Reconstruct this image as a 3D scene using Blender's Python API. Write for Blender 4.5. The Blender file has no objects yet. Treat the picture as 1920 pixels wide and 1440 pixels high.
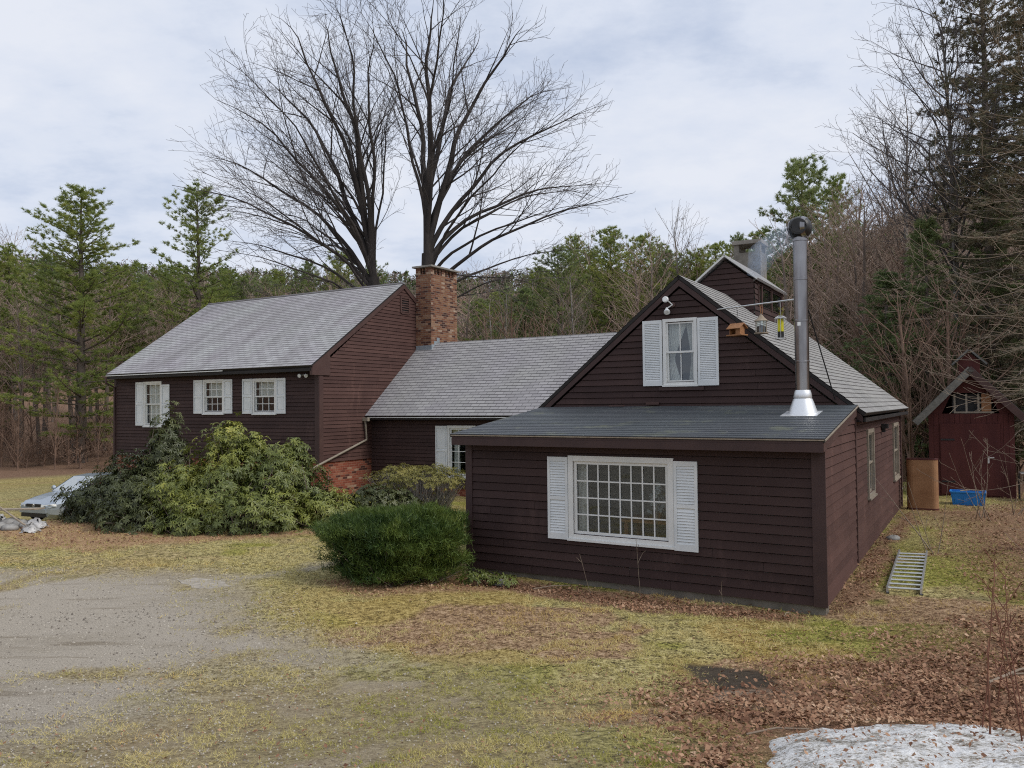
import bpy, math, random
import numpy as np
random.seed(7)
RS = np.random.RandomState(11)
scene = bpy.context.scene
COL = scene.collection
R = math.radians

# ------------------------------------------------------------------ camera numbers (solved from the photo's vanishing points)
FPX, PITCH, ROLL, CZ = 1486.99, .0256, .0099, 2.7987

def sm(t):
    t = np.clip(t, 0, 1)
    return t * t * (3 - 2 * t)

def seg_d(x, y):
    # distance to the foot of the lean-to front wall
    ax, ay, bx, by = 4.0, 10.95, -.9, 13.85
    t = np.clip(((x - ax) * (bx - ax) + (y - ay) * (by - ay)) / ((bx - ax) ** 2 + (by - ay) ** 2), 0, 1)
    return np.hypot(x - ax - t * (bx - ax), y - ay - t * (by - ay))

def ground_h(x, y):
    x = np.asarray(x, float); y = np.asarray(y, float)
    h = np.hypot(x, y)
    return (1.15 * sm((9 - y) / 9) - 1.05 * sm((y - 18.5) / 8.5) * sm((-8.5 - x) / 5.5)
            - .25 * sm((y - 28) / 20) * sm((-8.5 - x) / 5.5)
            + .5 * sm((x - 5.5) / 5) * sm((12 - y) / 6) + 50 * sm((h - 90) / 300)
            - .115 * sm((1.9 - seg_d(x, y)) / 1.6)
            + 16 * sm((y - 32) / 60) * sm((x / np.maximum(y, 1) - .25) / .35) + 5 * sm((y - 45) / 60))

def gz(x, y):
    return float(ground_h(x, y))

def vnoise(x, y, s, seed=0):
    """smooth 2-D value noise 0..1"""
    x = np.asarray(x, float) / s + 1000.3; y = np.asarray(y, float) / s + 1000.7
    xi = np.floor(x).astype(np.int64); yi = np.floor(y).astype(np.int64)
    fx = x - xi; fy = y - yi
    fx = fx * fx * (3 - 2 * fx); fy = fy * fy * (3 - 2 * fy)
    def h(a, b):
        n = (a * 374761393 + b * 668265263 + seed * 974711) & 0x7fffffff
        n = ((n ^ (n >> 13)) * 1274126177) & 0x7fffffff
        return ((n ^ (n >> 16)) & 0xffff) / 65535.0
    return (h(xi, yi) * (1 - fx) + h(xi + 1, yi) * fx) * (1 - fy) + (h(xi, yi + 1) * (1 - fx) + h(xi + 1, yi + 1) * fx) * fy

def fbm(x, y, s, seed=0, o=3):
    t = 0; a = 1; n = 0
    for k in range(o):
        t = t + a * vnoise(x, y, s / 2 ** k, seed + k * 17); n += a; a *= .5
    return t / n

# ------------------------------------------------------------------ object helpers
def V3(*a): return np.array(a, float)

def tag(o, label=None, cat=None, group=None, kind=None):
    if label: o['label'] = label
    if cat: o['category'] = cat
    if group: o['group'] = group
    if kind: o['kind'] = kind
    return o

def empty(name, loc, label=None, cat=None, group=None, rz=0):
    o = bpy.data.objects.new(name, None); COL.objects.link(o)
    o.location = [float(c) for c in loc]; o.rotation_euler = (0, 0, rz); o.empty_display_size = .1
    return tag(o, label, cat, group)

def world_off(o):
    p = np.zeros(3)
    while o is not None:
        p += np.array(o.location); o = o.parent
    return p

def np_obj(name, verts, faces, mat, parent=None, rnd=None, uv=None, smooth=False, off=None):
    """verts (N,3), faces (M,K) int array"""
    verts = np.asarray(verts, np.float32); faces = np.asarray(faces, np.int32)
    if off is not None: verts = verts - np.asarray(off, np.float32)
    elif parent is not None: verts = verts - world_off(parent).astype(np.float32)
    me = bpy.data.meshes.new(name)
    M, K = faces.shape
    me.vertices.add(len(verts)); me.vertices.foreach_set('co', verts.ravel())
    me.loops.add(M * K); me.loops.foreach_set('vertex_index', faces.ravel())
    me.polygons.add(M)
    me.polygons.foreach_set('loop_start', np.arange(0, M * K, K, dtype=np.int32))
    me.polygons.foreach_set('loop_total', np.full(M, K, dtype=np.int32))
    if smooth: me.polygons.foreach_set('use_smooth', np.ones(M, dtype=bool))
    me.update(calc_edges=True)
    if rnd is not None:
        a = me.attributes.new('rnd', 'FLOAT', 'FACE'); a.data.foreach_set('value', np.asarray(rnd, np.float32))
    me.materials.append(mat)
    o = bpy.data.objects.new(name, me); COL.objects.link(o)
    if parent is not None: o.parent = parent
    return o

class MB:
    def __init__(s): s.v = []; s.f = []; s.r = []; s.uv = []
    def poly(s, pts, r=.5, uv=None):
        i = len(s.v); s.v += [tuple(map(float, p)) for p in pts]; s.f.append(list(range(i, i + len(pts)))); s.r.append(r)
        s.uv.append(uv if uv else [(0, 0)] * len(pts))
    def box(s, o, X, Y, Z, r=.5):
        o, X, Y, Z = map(np.asarray, (o, X, Y, Z))
        if np.dot(np.cross(X, Y), Z) < 0: o = o + X; X = -X
        c = [o, o + X, o + X + Y, o + Y, o + Z, o + X + Z, o + X + Y + Z, o + Y + Z]
        for q in ((3, 2, 1, 0), (4, 5, 6, 7), (0, 1, 5, 4), (1, 2, 6, 5), (2, 3, 7, 6), (3, 0, 4, 7)):
            P = [c[k] for k in q]
            a = float(np.linalg.norm(P[1] - P[0])); b = float(np.linalg.norm(P[3] - P[0]))
            s.poly(P, r, [(0, 0), (a, 0), (a, b), (0, b)])
        return s
    def tube(s, pts, rad, n=8, caps=True, r=.5):
        pts = [np.asarray(p, float) for p in pts]; m = len(pts)
        if not hasattr(rad, '__len__'): rad = [rad] * m
        t0 = pts[1] - pts[0]; a = np.cross(t0, [0, 0, 1]); 
        if np.linalg.norm(a) < 1e-6: a = np.array([1., 0, 0])
        a /= np.linalg.norm(a); base = len(s.v); prev = a
        for k in range(m):
            t = pts[min(k + 1, m - 1)] - pts[max(k - 1, 0)]; t /= np.linalg.norm(t) + 1e-9
            a = prev - t * np.dot(prev, t); a /= np.linalg.norm(a) + 1e-9; prev = a; b = np.cross(t, a)
            for j in range(n):
                an = 2 * math.pi * j / n
                s.v.append(tuple(pts[k] + rad[k] * (math.cos(an) * a + math.sin(an) * b)))
        for k in range(m - 1):
            for j in range(n):
                j2 = (j + 1) % n
                s.f.append([base + k * n + j, base + k * n + j2, base + (k + 1) * n + j2, base + (k + 1) * n + j]); s.r.append(r); s.uv.append([(0, 0)] * 4)
        if caps:
            s.f.append([base + j for j in range(n)][::-1]); s.r.append(r); s.uv.append([(0, 0)] * n)
            s.f.append([base + (m - 1) * n + j for j in range(n)]); s.r.append(r); s.uv.append([(0, 0)] * n)
        return s
    def lathe(s, c, prof, n=20, axis=(0, 0, 1), r=.5):
        ax = np.asarray(axis, float); ax /= np.linalg.norm(ax)
        return s.tube([np.asarray(c) + ax * z for _, z in prof], [q for q, _ in prof], n, True, r)
    def build(s, name, mat, parent=None, smooth=False):
        off = world_off(parent) if parent is not None else np.zeros(3)
        me = bpy.data.meshes.new(name)
        me.from_pydata([tuple(np.asarray(p) - off) for p in s.v], [], s.f)
        a = me.attributes.new('rnd', 'FLOAT', 'FACE'); a.data.foreach_set('value', np.asarray(s.r, np.float32))
        u = me.uv_layers.new(name='UVMap'); u.data.foreach_set('uv', np.array([c for q in s.uv for c in q], np.float32).ravel())
        if smooth: me.polygons.foreach_set('use_smooth', np.ones(len(s.f), dtype=bool))
        me.materials.append(mat); me.update()
        o = bpy.data.objects.new(name, me); COL.objects.link(o)
        if parent is not None: o.parent = parent
        if smooth:
            try:
                md = o.modifiers.new('edges', 'EDGE_SPLIT'); md.split_angle = R(32)
            except Exception: pass
        return o

# ------------------------------------------------------------------ materials
class NT:
    def __init__(s, name):
        s.m = bpy.data.materials.new(name); s.m.use_nodes = True
        s.t = s.m.node_tree; s.b = s.t.nodes['Principled BSDF']; s.out = s.t.nodes['Material Output']
    def n(s, typ, **kw):
        q = s.t.nodes.new(typ)
        for k, v in kw.items():
            if k in q.inputs: q.inputs[k].default_value = v
            else: setattr(q, k, v)
        return q
    def l(s, a, b): s.t.links.new(a, b)
    def noise(s, scale, detail=4, vec=None, rough=.55, stretch=None):
        q = s.n('ShaderNodeTexNoise'); q.inputs['Scale'].default_value = scale; q.inputs['Detail'].default_value = detail; q.inputs['Roughness'].default_value = rough
        if vec is None: vec = s.coord()
        if stretch is not None:
            mp = s.n('ShaderNodeMapping'); mp.inputs['Scale'].default_value = stretch; s.l(vec, mp.inputs['Vector']); vec = mp.outputs['Vector']
        s.l(vec, q.inputs['Vector']); return q.outputs['Fac']
    def coord(s, which='Object'):
        if not hasattr(s, '_tc'): s._tc = s.n('ShaderNodeTexCoord')
        return s._tc.outputs[which]
    def attr(s, name):
        q = s.n('ShaderNodeAttribute'); q.attribute_name = name; return q.outputs['Fac']
    def ramp(s, fac, stops, interp='LINEAR'):
        q = s.n('ShaderNodeValToRGB'); e = q.color_ramp; e.interpolation = interp
        while len(e.elements) < len(stops): e.elements.new(.5)
        for k, (p, c) in enumerate(stops):
            e.elements[k].position = p; e.elements[k].color = (*c, 1) if len(c) == 3 else c
        s.l(fac, q.inputs['Fac']); return q.outputs['Color']
    def mix(s, fac, a, b, mode='MIX'):
        q = s.n('ShaderNodeMix'); q.data_type = 'RGBA'; q.blend_type = mode
        for v, i in ((fac, 0), (a, 6), (b, 7)):
            if hasattr(v, 'links') or hasattr(v, 'is_linked'): s.l(v, q.inputs[i])
            elif i == 0: q.inputs[0].default_value = v
            else: q.inputs[i].default_value = (*v, 1)
        return q.outputs[2]
    def math(s, op, a, b=None, clamp=False):
        q = s.n('ShaderNodeMath'); q.operation = op; q.use_clamp = clamp
        for i, v in ((0, a), (1, b)):
            if v is None: continue
            if hasattr(v, 'is_linked'): s.l(v, q.inputs[i])
            else: q.inputs[i].default_value = v
        return q.outputs[0]
    def mrange(s, v, a, b, c=0., d=1.):
        q = s.n('ShaderNodeMapRange'); q.inputs[1].default_value = a; q.inputs[2].default_value = b; q.inputs[3].default_value = c; q.inputs[4].default_value = d
        s.l(v, q.inputs[0]); return q.outputs[0]
    def bump(s, h, strength=.4, dist=.01):
        q = s.n('ShaderNodeBump'); q.inputs['Strength'].default_value = strength; q.inputs['Distance'].default_value = dist
        s.l(h, q.inputs['Height']); s.l(q.outputs['Normal'], s.b.inputs['Normal']); return q
    def color(s, c):
        if hasattr(c, 'is_linked'): s.l(c, s.b.inputs['Base Color'])
        else: s.b.inputs['Base Color'].default_value = (*c, 1)
    def set(s, rough=.7, metal=0., spec=.4):
        s.b.inputs['Roughness'].default_value = rough; s.b.inputs['Metallic'].default_value = metal; s.b.inputs['Specular IOR Level'].default_value = spec
        return s

def varied(name, c1, c2, scale=6, rough=.7, metal=0., spec=.4, bump=.2, bscale=60, use_rnd=0., stretch=None):
    """base colour mottled between c1 and c2 by noise and, with use_rnd, by the per-face number"""
    t = NT(name); f = t.noise(scale, 5, stretch=stretch); f = t.mrange(f, .3, .7)
    if use_rnd: f = t.math('ADD', t.math('MULTIPLY', f, 1 - use_rnd), t.math('MULTIPLY', t.attr('rnd'), use_rnd))
    t.color(t.mix(f, c1, c2))
    if bump: t.bump(t.noise(bscale, 4, stretch=stretch), bump, .01)
    t.set(rough, metal, spec); return t.m

def leafy(name, stops, trans=.25, rough=.5, nscale=.5, spec=.3, use_obj=True):
    """leaf or needle colour picked by the per-face number, clump noise and the copy's own random number"""
    t = NT(name)
    f = t.math('MULTIPLY', t.attr('rnd'), .5)
    f = t.math('ADD', f, t.math('MULTIPLY', t.mrange(t.noise(nscale, 3), .3, .7), .35))
    if use_obj:
        oi = t.n('ShaderNodeObjectInfo'); f = t.math('ADD', f, t.math('MULTIPLY', oi.outputs['Random'], .15))
    else: f = t.math('ADD', f, .075)
    c = t.ramp(f, stops); t.color(c); t.set(rough, 0, spec)
    if trans:
        tr = t.n('ShaderNodeBsdfTranslucent'); t.l(c, tr.inputs['Color'])
        mx = t.n('ShaderNodeMixShader'); mx.inputs[0].default_value = trans
        t.l(t.b.outputs[0], mx.inputs[1]); t.l(tr.outputs[0], mx.inputs[2]); t.l(mx.outputs[0], t.out.inputs['Surface'])
    return t.m

def siding_mat(name, dark, light):
    t = NT(name)
    f = t.math('ADD', t.math('MULTIPLY', t.attr('rnd'), .55), t.math('MULTIPLY', t.mrange(t.noise(1.3, 5), .3, .7), .45))
    c = t.mix(f, dark, light)
    w = t.mrange(t.noise(2.2, 6, rough=.75, stretch=(1, 1, .35)), .56, .74)
    c = t.mix(t.math('MULTIPLY', w, .5), c, (light[0] * 1.7, light[1] * 1.75, light[2] * 1.7))
    t.color(c); t.bump(t.noise(18, 5, stretch=(1, 1, 14)), .25, .006); t.set(.72, 0, .25); return t.m

def shingle_mat(name, ca, cb, cm, tint1, tint2, streak=.5, row=.14, bw=.3, moss=0., rough=.9, flecks=0.):
    t = NT(name); uv = t.coord('UV')
    b = t.n('ShaderNodeTexBrick'); t.l(uv, b.inputs['Vector'])
    b.inputs['Scale'].default_value = 1; b.inputs['Brick Width'].default_value = bw; b.inputs['Row Height'].default_value = row
    b.inputs['Mortar Size'].default_value = .011; b.inputs['Mortar Smooth'].default_value = .15; b.inputs['Bias'].default_value = -.1
    b.inputs['Color1'].default_value = (*ca, 1); b.inputs['Color2'].default_value = (*cb, 1); b.inputs['Mortar'].default_value = (*cm, 1)
    c = b.outputs['Color']
    big = t.mrange(t.noise(.55, 4), .35, .65)
    c = t.mix(.55, c, t.mix(big, tint1, tint2), 'MULTIPLY')
    st = t.mrange(t.noise(1, 5, vec=uv, rough=.65, stretch=(1.1, .22, 1)), .45, .72)
    c = t.mix(t.math('MULTIPLY', st, streak), c, (ca[0] * .45, ca[1] * .42, ca[2] * .43))
    c = t.mix(t.math('MULTIPLY', t.mrange(t.noise(160, 2), .35, .65), .35), c, (cb[0] * 1.3, cb[1] * 1.3, cb[2] * 1.3))
    if moss: c = t.mix(t.math('MULTIPLY', t.mrange(t.noise(1.4, 5, rough=.7), .56, .7), moss), c, (.16, .17, .11))
    if flecks:
        fl = t.mrange(t.noise(26, 2, vec=uv, stretch=(1, 2.2, 1)), .705, .74); c = t.mix(t.math('MULTIPLY', fl, flecks), c, (.5, .5, .45))
    t.color(c); t.bump(t.math('ADD', b.outputs['Fac'], t.math('MULTIPLY', t.noise(220, 3), .4)), -.35, .006); t.set(rough, 0, .3); return t.m

def brick_mat(name, c1, c2, c3, mortar):
    t = NT(name); uv = t.coord('UV')
    b = t.n('ShaderNodeTexBrick'); t.l(uv, b.inputs['Vector'])
    b.inputs['Scale'].default_value = 1; b.inputs['Brick Width'].default_value = .21; b.inputs['Row Height'].default_value = .072
    b.inputs['Mortar Size'].default_value = .006; b.inputs['Mortar Smooth'].default_value = .3; b.inputs['Bias'].default_value = 0
    b.inputs['Color1'].default_value = (0, 0, 0, 1); b.inputs['Color2'].default_value = (1, 1, 1, 1); b.inputs['Mortar'].default_value = (.5, .5, .5, 1)
    c = t.ramp(b.outputs['Color'], [(0, (.04, .022, .020)), (.18, (.065, .032, .027)), (.24, c1), (.5, c2), (.86, c3), (.95, (.32, .21, .145)), (1, (.42, .32, .24))])
    c = t.mix(t.mrange(t.noise(14, 4), .3, .75, 0, .45), c, (c1[0] * .7, c1[1] * .6, c1[2] * .6))
    c = t.mix(b.outputs['Fac'], c, mortar)
    t.color(c); t.bump(t.math('SUBTRACT', t.math('MULTIPLY', t.noise(60, 4), .5), b.outputs['Fac']), .7, .008); t.set(.9, 0, .2); return t.m

M = {}
M['siding'] = siding_mat('brown_stain', (.034, .0185, .0170), (.060, .0340, .0305))
M['siding2'] = siding_mat('brown_stain_lit_side', (.056, .0275, .0235), (.100, .0520, .0435))  # same stain, lighter for right-facing walls: their stronger light put into the colour
M['trim'] = varied('brown_trim', (.042, .022, .021), (.060, .032, .029), 3, .65, bump=.15)
M['trim2'] = varied('brown_trim_lit_copy', (.058, .028, .024), (.078, .041, .034), 3, .65, bump=.15)  # lighter copy of the trim, mainly for sunward sides, light put into its colour
M['rake'] = varied('dark_roof_edge', (.012, .010, .010), (.022, .018, .017), 3, .7)
M['white'] = varied('white_paint', (.62, .65, .66), (.74, .76, .76), 3, .45, bump=.08)
M['white2'] = varied('white_paint_window', (.66, .67, .65), (.76, .76, .74), 3, .4, bump=.05)
M['tan'] = varied('weathered_tan_paint', (.22, .185, .14), (.30, .26, .21), 5, .7)
M['concrete'] = varied('weathered_concrete', (.19, .17, .15), (.32, .30, .27), 4, .9, bump=.5)
M['footing'] = varied('stained_footing', (.10, .088, .070), (.20, .18, .148), 4, .9, bump=.5)
M['block'] = varied('weathered_block', (.12, .108, .092), (.25, .23, .20), 5, .9, bump=.6)
M['roofB'] = shingle_mat('shingles_pale', (.30, .29, .295), (.40, .395, .395), (.13, .12, .125), (.88, .82, .93), (.93, 1, .96), .85)
M['roofC'] = shingle_mat('shingles_grey', (.25, .245, .245), (.33, .325, .32), (.085, .08, .085), (.93, .88, .98), (1, 1, .95), .25)
M['roofA'] = shingle_mat('shingles_gable', (.23, .225, .22), (.31, .305, .29), (.09, .085, .085), (.97, .95, .96), (1, 1, .96), .3)
M['roofL'] = shingle_mat('rolled_slate_roofing', (.052, .058, .063), (.078, .085, .090), (.05, .055, .065), (.95, .92, 1), (.9, 1, 1), .25, row=.16, bw=.9, moss=.65, rough=.55, flecks=.9)
M['brick'] = brick_mat('chimney_brick', (.145, .060, .038), (.215, .097, .056), (.265, .145, .082), (.27, .21, .165))
M['brick2'] = brick_mat('foundation_brick', (.19, .055, .035), (.26, .078, .048), (.31, .12, .075), (.30, .17, .12))
M['metal'] = varied('stainless_pipe', (.16, .15, .15), (.34, .33, .33), 5, .22, 1., bump=.03, stretch=(1, 1, .25))
M['flash'] = varied('bright_flashing', (.78, .79, .80), (.86, .87, .87), 3, .42, .85, bump=.1)
M['galv'] = varied('galvanised_flashing', (.30, .36, .40), (.42, .47, .50), 9, .5, .5)
M['black'] = varied('black_metal', (.012, .012, .013), (.025, .024, .024), 6, .45)
M['alum'] = varied('aluminium', (.55, .55, .54), (.66, .66, .64), 8, .38, .85)
M['drip'] = varied('white_drip_edge', (.6, .6, .58), (.75, .75, .73), 6, .5)
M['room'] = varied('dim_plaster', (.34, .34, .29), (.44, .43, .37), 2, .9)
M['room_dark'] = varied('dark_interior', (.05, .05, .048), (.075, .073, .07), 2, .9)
M['curtain'] = varied('lace_curtain', (.50, .49, .47), (.66, .65, .63), 5, .9, stretch=(8, 8, 1))
M['wood'] = varied('orange_wood', (.24, .105, .042), (.34, .165, .07), 12, .6, stretch=(1, 1, 4))
M['wood_grey'] = varied('grey_board', (.22, .17, .12), (.36, .30, .23), 10, .85)
M['old_board'] = varied('old_grey_board', (.12, .115, .10), (.20, .19, .165), 10, .85)
M['rust'] = varied('rusty_tan_tank', (.24, .115, .05), (.33, .175, .085), 3, .7, bump=.3, bscale=25)
M['blue'] = varied('blue_plastic', (.012, .165, .50), (.03, .24, .62), 5, .45)
M['yellow'] = varied('yellow_plastic', (.62, .58, .02), (.72, .66, .05), 5, .4)
M['red'] = varied('barn_red', (.055, .011, .010), (.092, .022, .018), 2.5, .8, bump=.4, bscale=14, stretch=(1, 1, .2))
M['shed_roof'] = varied('shed_shingles', (.075, .075, .072), (.15, .15, .14), 6, .9, bump=.6, bscale=20)
M['stone'] = varied('field_stone', (.15, .14, .13), (.34, .33, .31), 5, .9, bump=.8, bscale=14)
M['slab'] = varied('flat_stone', (.24, .21, .17), (.40, .36, .30), 9, .9, bump=.5)
M['bag'] = varied('white_film', (.30, .29, .28), (.48, .47, .46), 8, .35, bump=.5, bscale=20)
M['rubber'] = varied('tyre_rubber', (.012, .012, .012), (.022, .022, .022), 10, .8)
M['paint'] = varied('silver_blue_paint', (.31, .355, .41), (.35, .395, .45), 2, .25, .45, .5, bump=0)
M['lamp'] = varied('lamp_glass', (.75, .76, .75), (.85, .86, .84), 3, .15)

def glass_mat(name, tint=(.9, .95, .93), refl=.12, base=(.02, .025, .022)):
    t = NT(name); t.b.inputs['Base Color'].default_value = (*base, 1); t.set(.03, 0, 1.0)
    lw = t.n('ShaderNodeLayerWeight'); lw.inputs['Blend'].default_value = .5
    tr = t.n('ShaderNodeBsdfTransparent'); tr.inputs['Color'].default_value = (*tint, 1)
    gl = t.n('ShaderNodeBsdfGlossy'); gl.inputs['Roughness'].default_value = .02; gl.inputs['Color'].default_value = (.9, .95, 1, 1)
    bp = t.n('ShaderNodeBump'); bp.inputs['Strength'].default_value = .06; bp.inputs['Distance'].default_value = .02; t.l(t.noise(2.2, 2), bp.inputs['Height']); t.l(bp.outputs[0], gl.inputs['Normal'])
    fac = t.math('ADD', t.math('MULTIPLY', t.math('POWER', lw.outputs['Facing'], 5.), .9), refl * .9)
    mx = t.n('ShaderNodeMixShader'); t.l(fac, mx.inputs[0]); t.l(tr.outputs[0], mx.inputs[1]); t.l(gl.outputs[0], mx.inputs[2]); t.l(mx.outputs[0], t.out.inputs['Surface'])
    return t.m
M['glass'] = glass_mat('window_glass'); M['car_glass'] = glass_mat('car_glass', refl=.55)

M['bark_dark'] = varied('wet_maple_bark', (.022, .018, .017), (.060, .049, .043), 3, .9, bump=.8, bscale=12, stretch=(1, 1, .3))
M['twig_dark'] = varied('maple_twigs', (.075, .066, .068), (.125, .11, .108), 1, .9, bump=0)
M['bark'] = varied('grey_brown_bark', (.11, .088, .075), (.23, .185, .155), 3, .95, bump=.6, bscale=10, stretch=(1, 1, .3))
M['twig'] = varied('brown_twigs', (.23, .165, .130), (.42, .315, .250), .7, .95, bump=0)
M['brush'] = varied('reddish_brown_brush', (.13, .082, .060), (.27, .175, .125), .7, .95, bump=0)
M['bark_pale'] = varied('pale_grey_bark', (.17, .15, .135), (.30, .28, .26), 3, .9, bump=.4, bscale=8)
M['twig_pale'] = varied('pale_twigs', (.13, .105, .09), (.22, .185, .155), 1, .9, bump=0)
M['whip'] = varied('tan_whips', (.17, .125, .09), (.30, .24, .18), 2, .85, bump=0)
M['redstem'] = varied('reddish_stems', (.13, .05, .03), (.20, .085, .05), 3, .8, bump=0)
M['pine_bark'] = varied('pine_bark', (.06, .050, .044), (.14, .11, .092), 3, .95, bump=.7, bscale=8)
M['pine'] = leafy('pine_needles', [(0, (.09, .13, .040)), (.3, (.185, .24, .070)), (.6, (.30, .345, .095)), (.85, (.43, .42, .11)), (1, (.46, .34, .12))], .52, .6, .22)
M['pine_blue'] = leafy('pine_needles_bluish', [(0, (.08, .115, .052)), (.4, (.19, .245, .092)), (.7, (.30, .345, .13)), (1, (.40, .40, .16))], .52, .6, .25)
M['hemlock'] = leafy('hemlock_needles', [(0, (.075, .11, .05)), (.45, (.165, .22, .088)), (.75, (.24, .28, .11)), (1, (.30, .22, .13))], .2, .6, .4)
M['spruce'] = leafy('dark_spruce_needles', [(0, (.07, .072, .050)), (.5, (.15, .145, .085)), (.8, (.24, .18, .12)), (1, (.28, .19, .13))], .1, .7, .5)
M['rhodo'] = leafy('rhododendron_leaves', [(0, (.034, .046, .012)), (.33, (.105, .130, .028)), (.58, (.215, .235, .046)), (.82, (.40, .38, .07)), (1, (.56, .50, .10))], .18, .42, .9, .5, False)
M['rhodo_dark'] = leafy('dark_rhododendron_leaves', [(0, (.024, .030, .010)), (.45, (.066, .078, .024)), (.75, (.135, .145, .044)), (1, (.29, .275, .085))], .18, .42, .9, .5, False)
M['azalea'] = leafy('yellowing_shrub_leaves', [(0, (.08, .085, .026)), (.4, (.20, .185, .05)), (.7, (.33, .28, .075)), (1, (.42, .33, .16))], .2, .5, .9, .3, False)
M['yew'] = leafy('yew_needles', [(0, (.010, .020, .007)), (.33, (.028, .060, .014)), (.56, (.105, .150, .028)), (.82, (.22, .23, .048)), (1, (.17, .105, .05))], .2, .5, .8, .3, False)
M['grass'] = leafy('dead_and_mossy_grass', [(0, (.09, .115, .018)), (.22, (.275, .28, .050)), (.45, (.50, .435, .165)), (.62, (.60, .52, .255)), (.78, (.56, .40, .14)), (1, (.40, .235, .135))], .2, .8, .45, .1, False)
M['leaf_litter'] = leafy('fallen_leaves', [(0, (.04, .021, .014)), (.25, (.14, .066, .038)), (.5, (.28, .15, .088)), (.75, (.44, .28, .175)), (1, (.66, .52, .38))], .1, .75, .8, .25, False)
M['hill_wood'] = leafy('far_wood', [(0, (.12, .095, .088)), (.45, (.18, .14, .125)), (.62, (.16, .145, .09)), (.72, (.085, .115, .055)), (1, (.13, .16, .065))], 0, .95, .02, .1, False)

# ------------------------------------------------------------------ ground sheet
def inpoly_dist(x, y, P):
    """signed distance to polygon, positive inside"""
    P = np.asarray(P, float); n = len(P); d = np.full(x.shape, 1e9); ins = np.zeros(x.shape, bool)
    for i in range(n):
        a = P[i]; b = P[(i + 1) % n]; ex, ey = b - a
        t = np.clip(((x - a[0]) * ex + (y - a[1]) * ey) / (ex * ex + ey * ey + 1e-9), 0, 1)
        d = np.minimum(d, np.hypot(x - a[0] - t * ex, y - a[1] - t * ey))
        c = (a[1] > y) != (b[1] > y)
        with np.errstate(divide='ignore', invalid='ignore'):
            xi = (b[0] - a[0]) * (y - a[1]) / (b[1] - a[1] + 1e-12) + a[0]
        ins ^= c & (x < xi)
    return np.where(ins, d, -d)

PG = dict(
 gravel=[(-30, 12.5), (-12, 13.6), (-8.78, 13.62), (-7.07, 13.84), (-5.62, 13.26), (-4.44, 12.45), (-4.16, 11.43), (-3.49, 10.56), (-2.0, 9.35), (-1.53, 8.66), (-2.24, 8.3), (-3.2, 8.5), (-3.5, 7.4), (-3.7, 6.0), (-4.5, 3.5), (-30, 2)],
 gravel_far=[(-5.4, 13.3), (-4.34, 13.5), (-3.2, 14.55), (-2.7, 14.1), (-4.03, 12.9), (-4.8, 12.3)],
 dirt=[(-4.2, 5.0), (-3.7, 8.2), (-2.24, 8.6), (-0.37, 8.52), (0.17, 7.52), (0.9, 6.0), (1.4, 5.0), (0, 3.5), (-4, 3.5)],
 leaf=[(3.24, 9.08), (4.91, 10.01), (7.0, 10.96), (12, 12.4), (12, 3), (0.9, 3.5), (0.75, 5.18), (1.06, 6.04), (1.07, 7.49), (1.96, 7.65), (2.6, 8.22)],
 leafwall=[(4.27, 10.9), (5.78, 13.59), (9.45, 19.52), (10.1, 20.0), (9.3, 18.2), (7.5, 15.6), (6.6, 13.9), (5.51, 12.01), (4.71, 11.08)],
 leaffront=[(-0.8, 13.74), (0.31, 12.9), (1.84, 12.0), (4.1, 10.95), (3.66, 10.43), (1.72, 10.85), (0.29, 11.7), (-0.72, 12.7)],
 rightback=[(9.87, 21), (14, 21.5), (16, 12), (7.6, 11.3), (6.9, 11.0), (7.4, 13.0), (8.9, 16.5)],
 dark=[(1.75, 8.6), (2.59, 8.25), (2.55, 7.75), (1.95, 7.6)],
 needles=[(-11.76, 21.08), (-8.5, 18.2), (-7.6, 17.3), (-4.2, 17.9), (-3.9, 17.3), (-7.6, 16.4), (-8.08, 15.82), (-9.61, 15.91), (-12.5, 18.5)],
 yewbase=[(-3.2, 12.75), (-2.11, 11.75), (-0.7, 12.0), (0.2, 12.2), (-0.78, 13.9), (-1.54, 13.0)])

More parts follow.
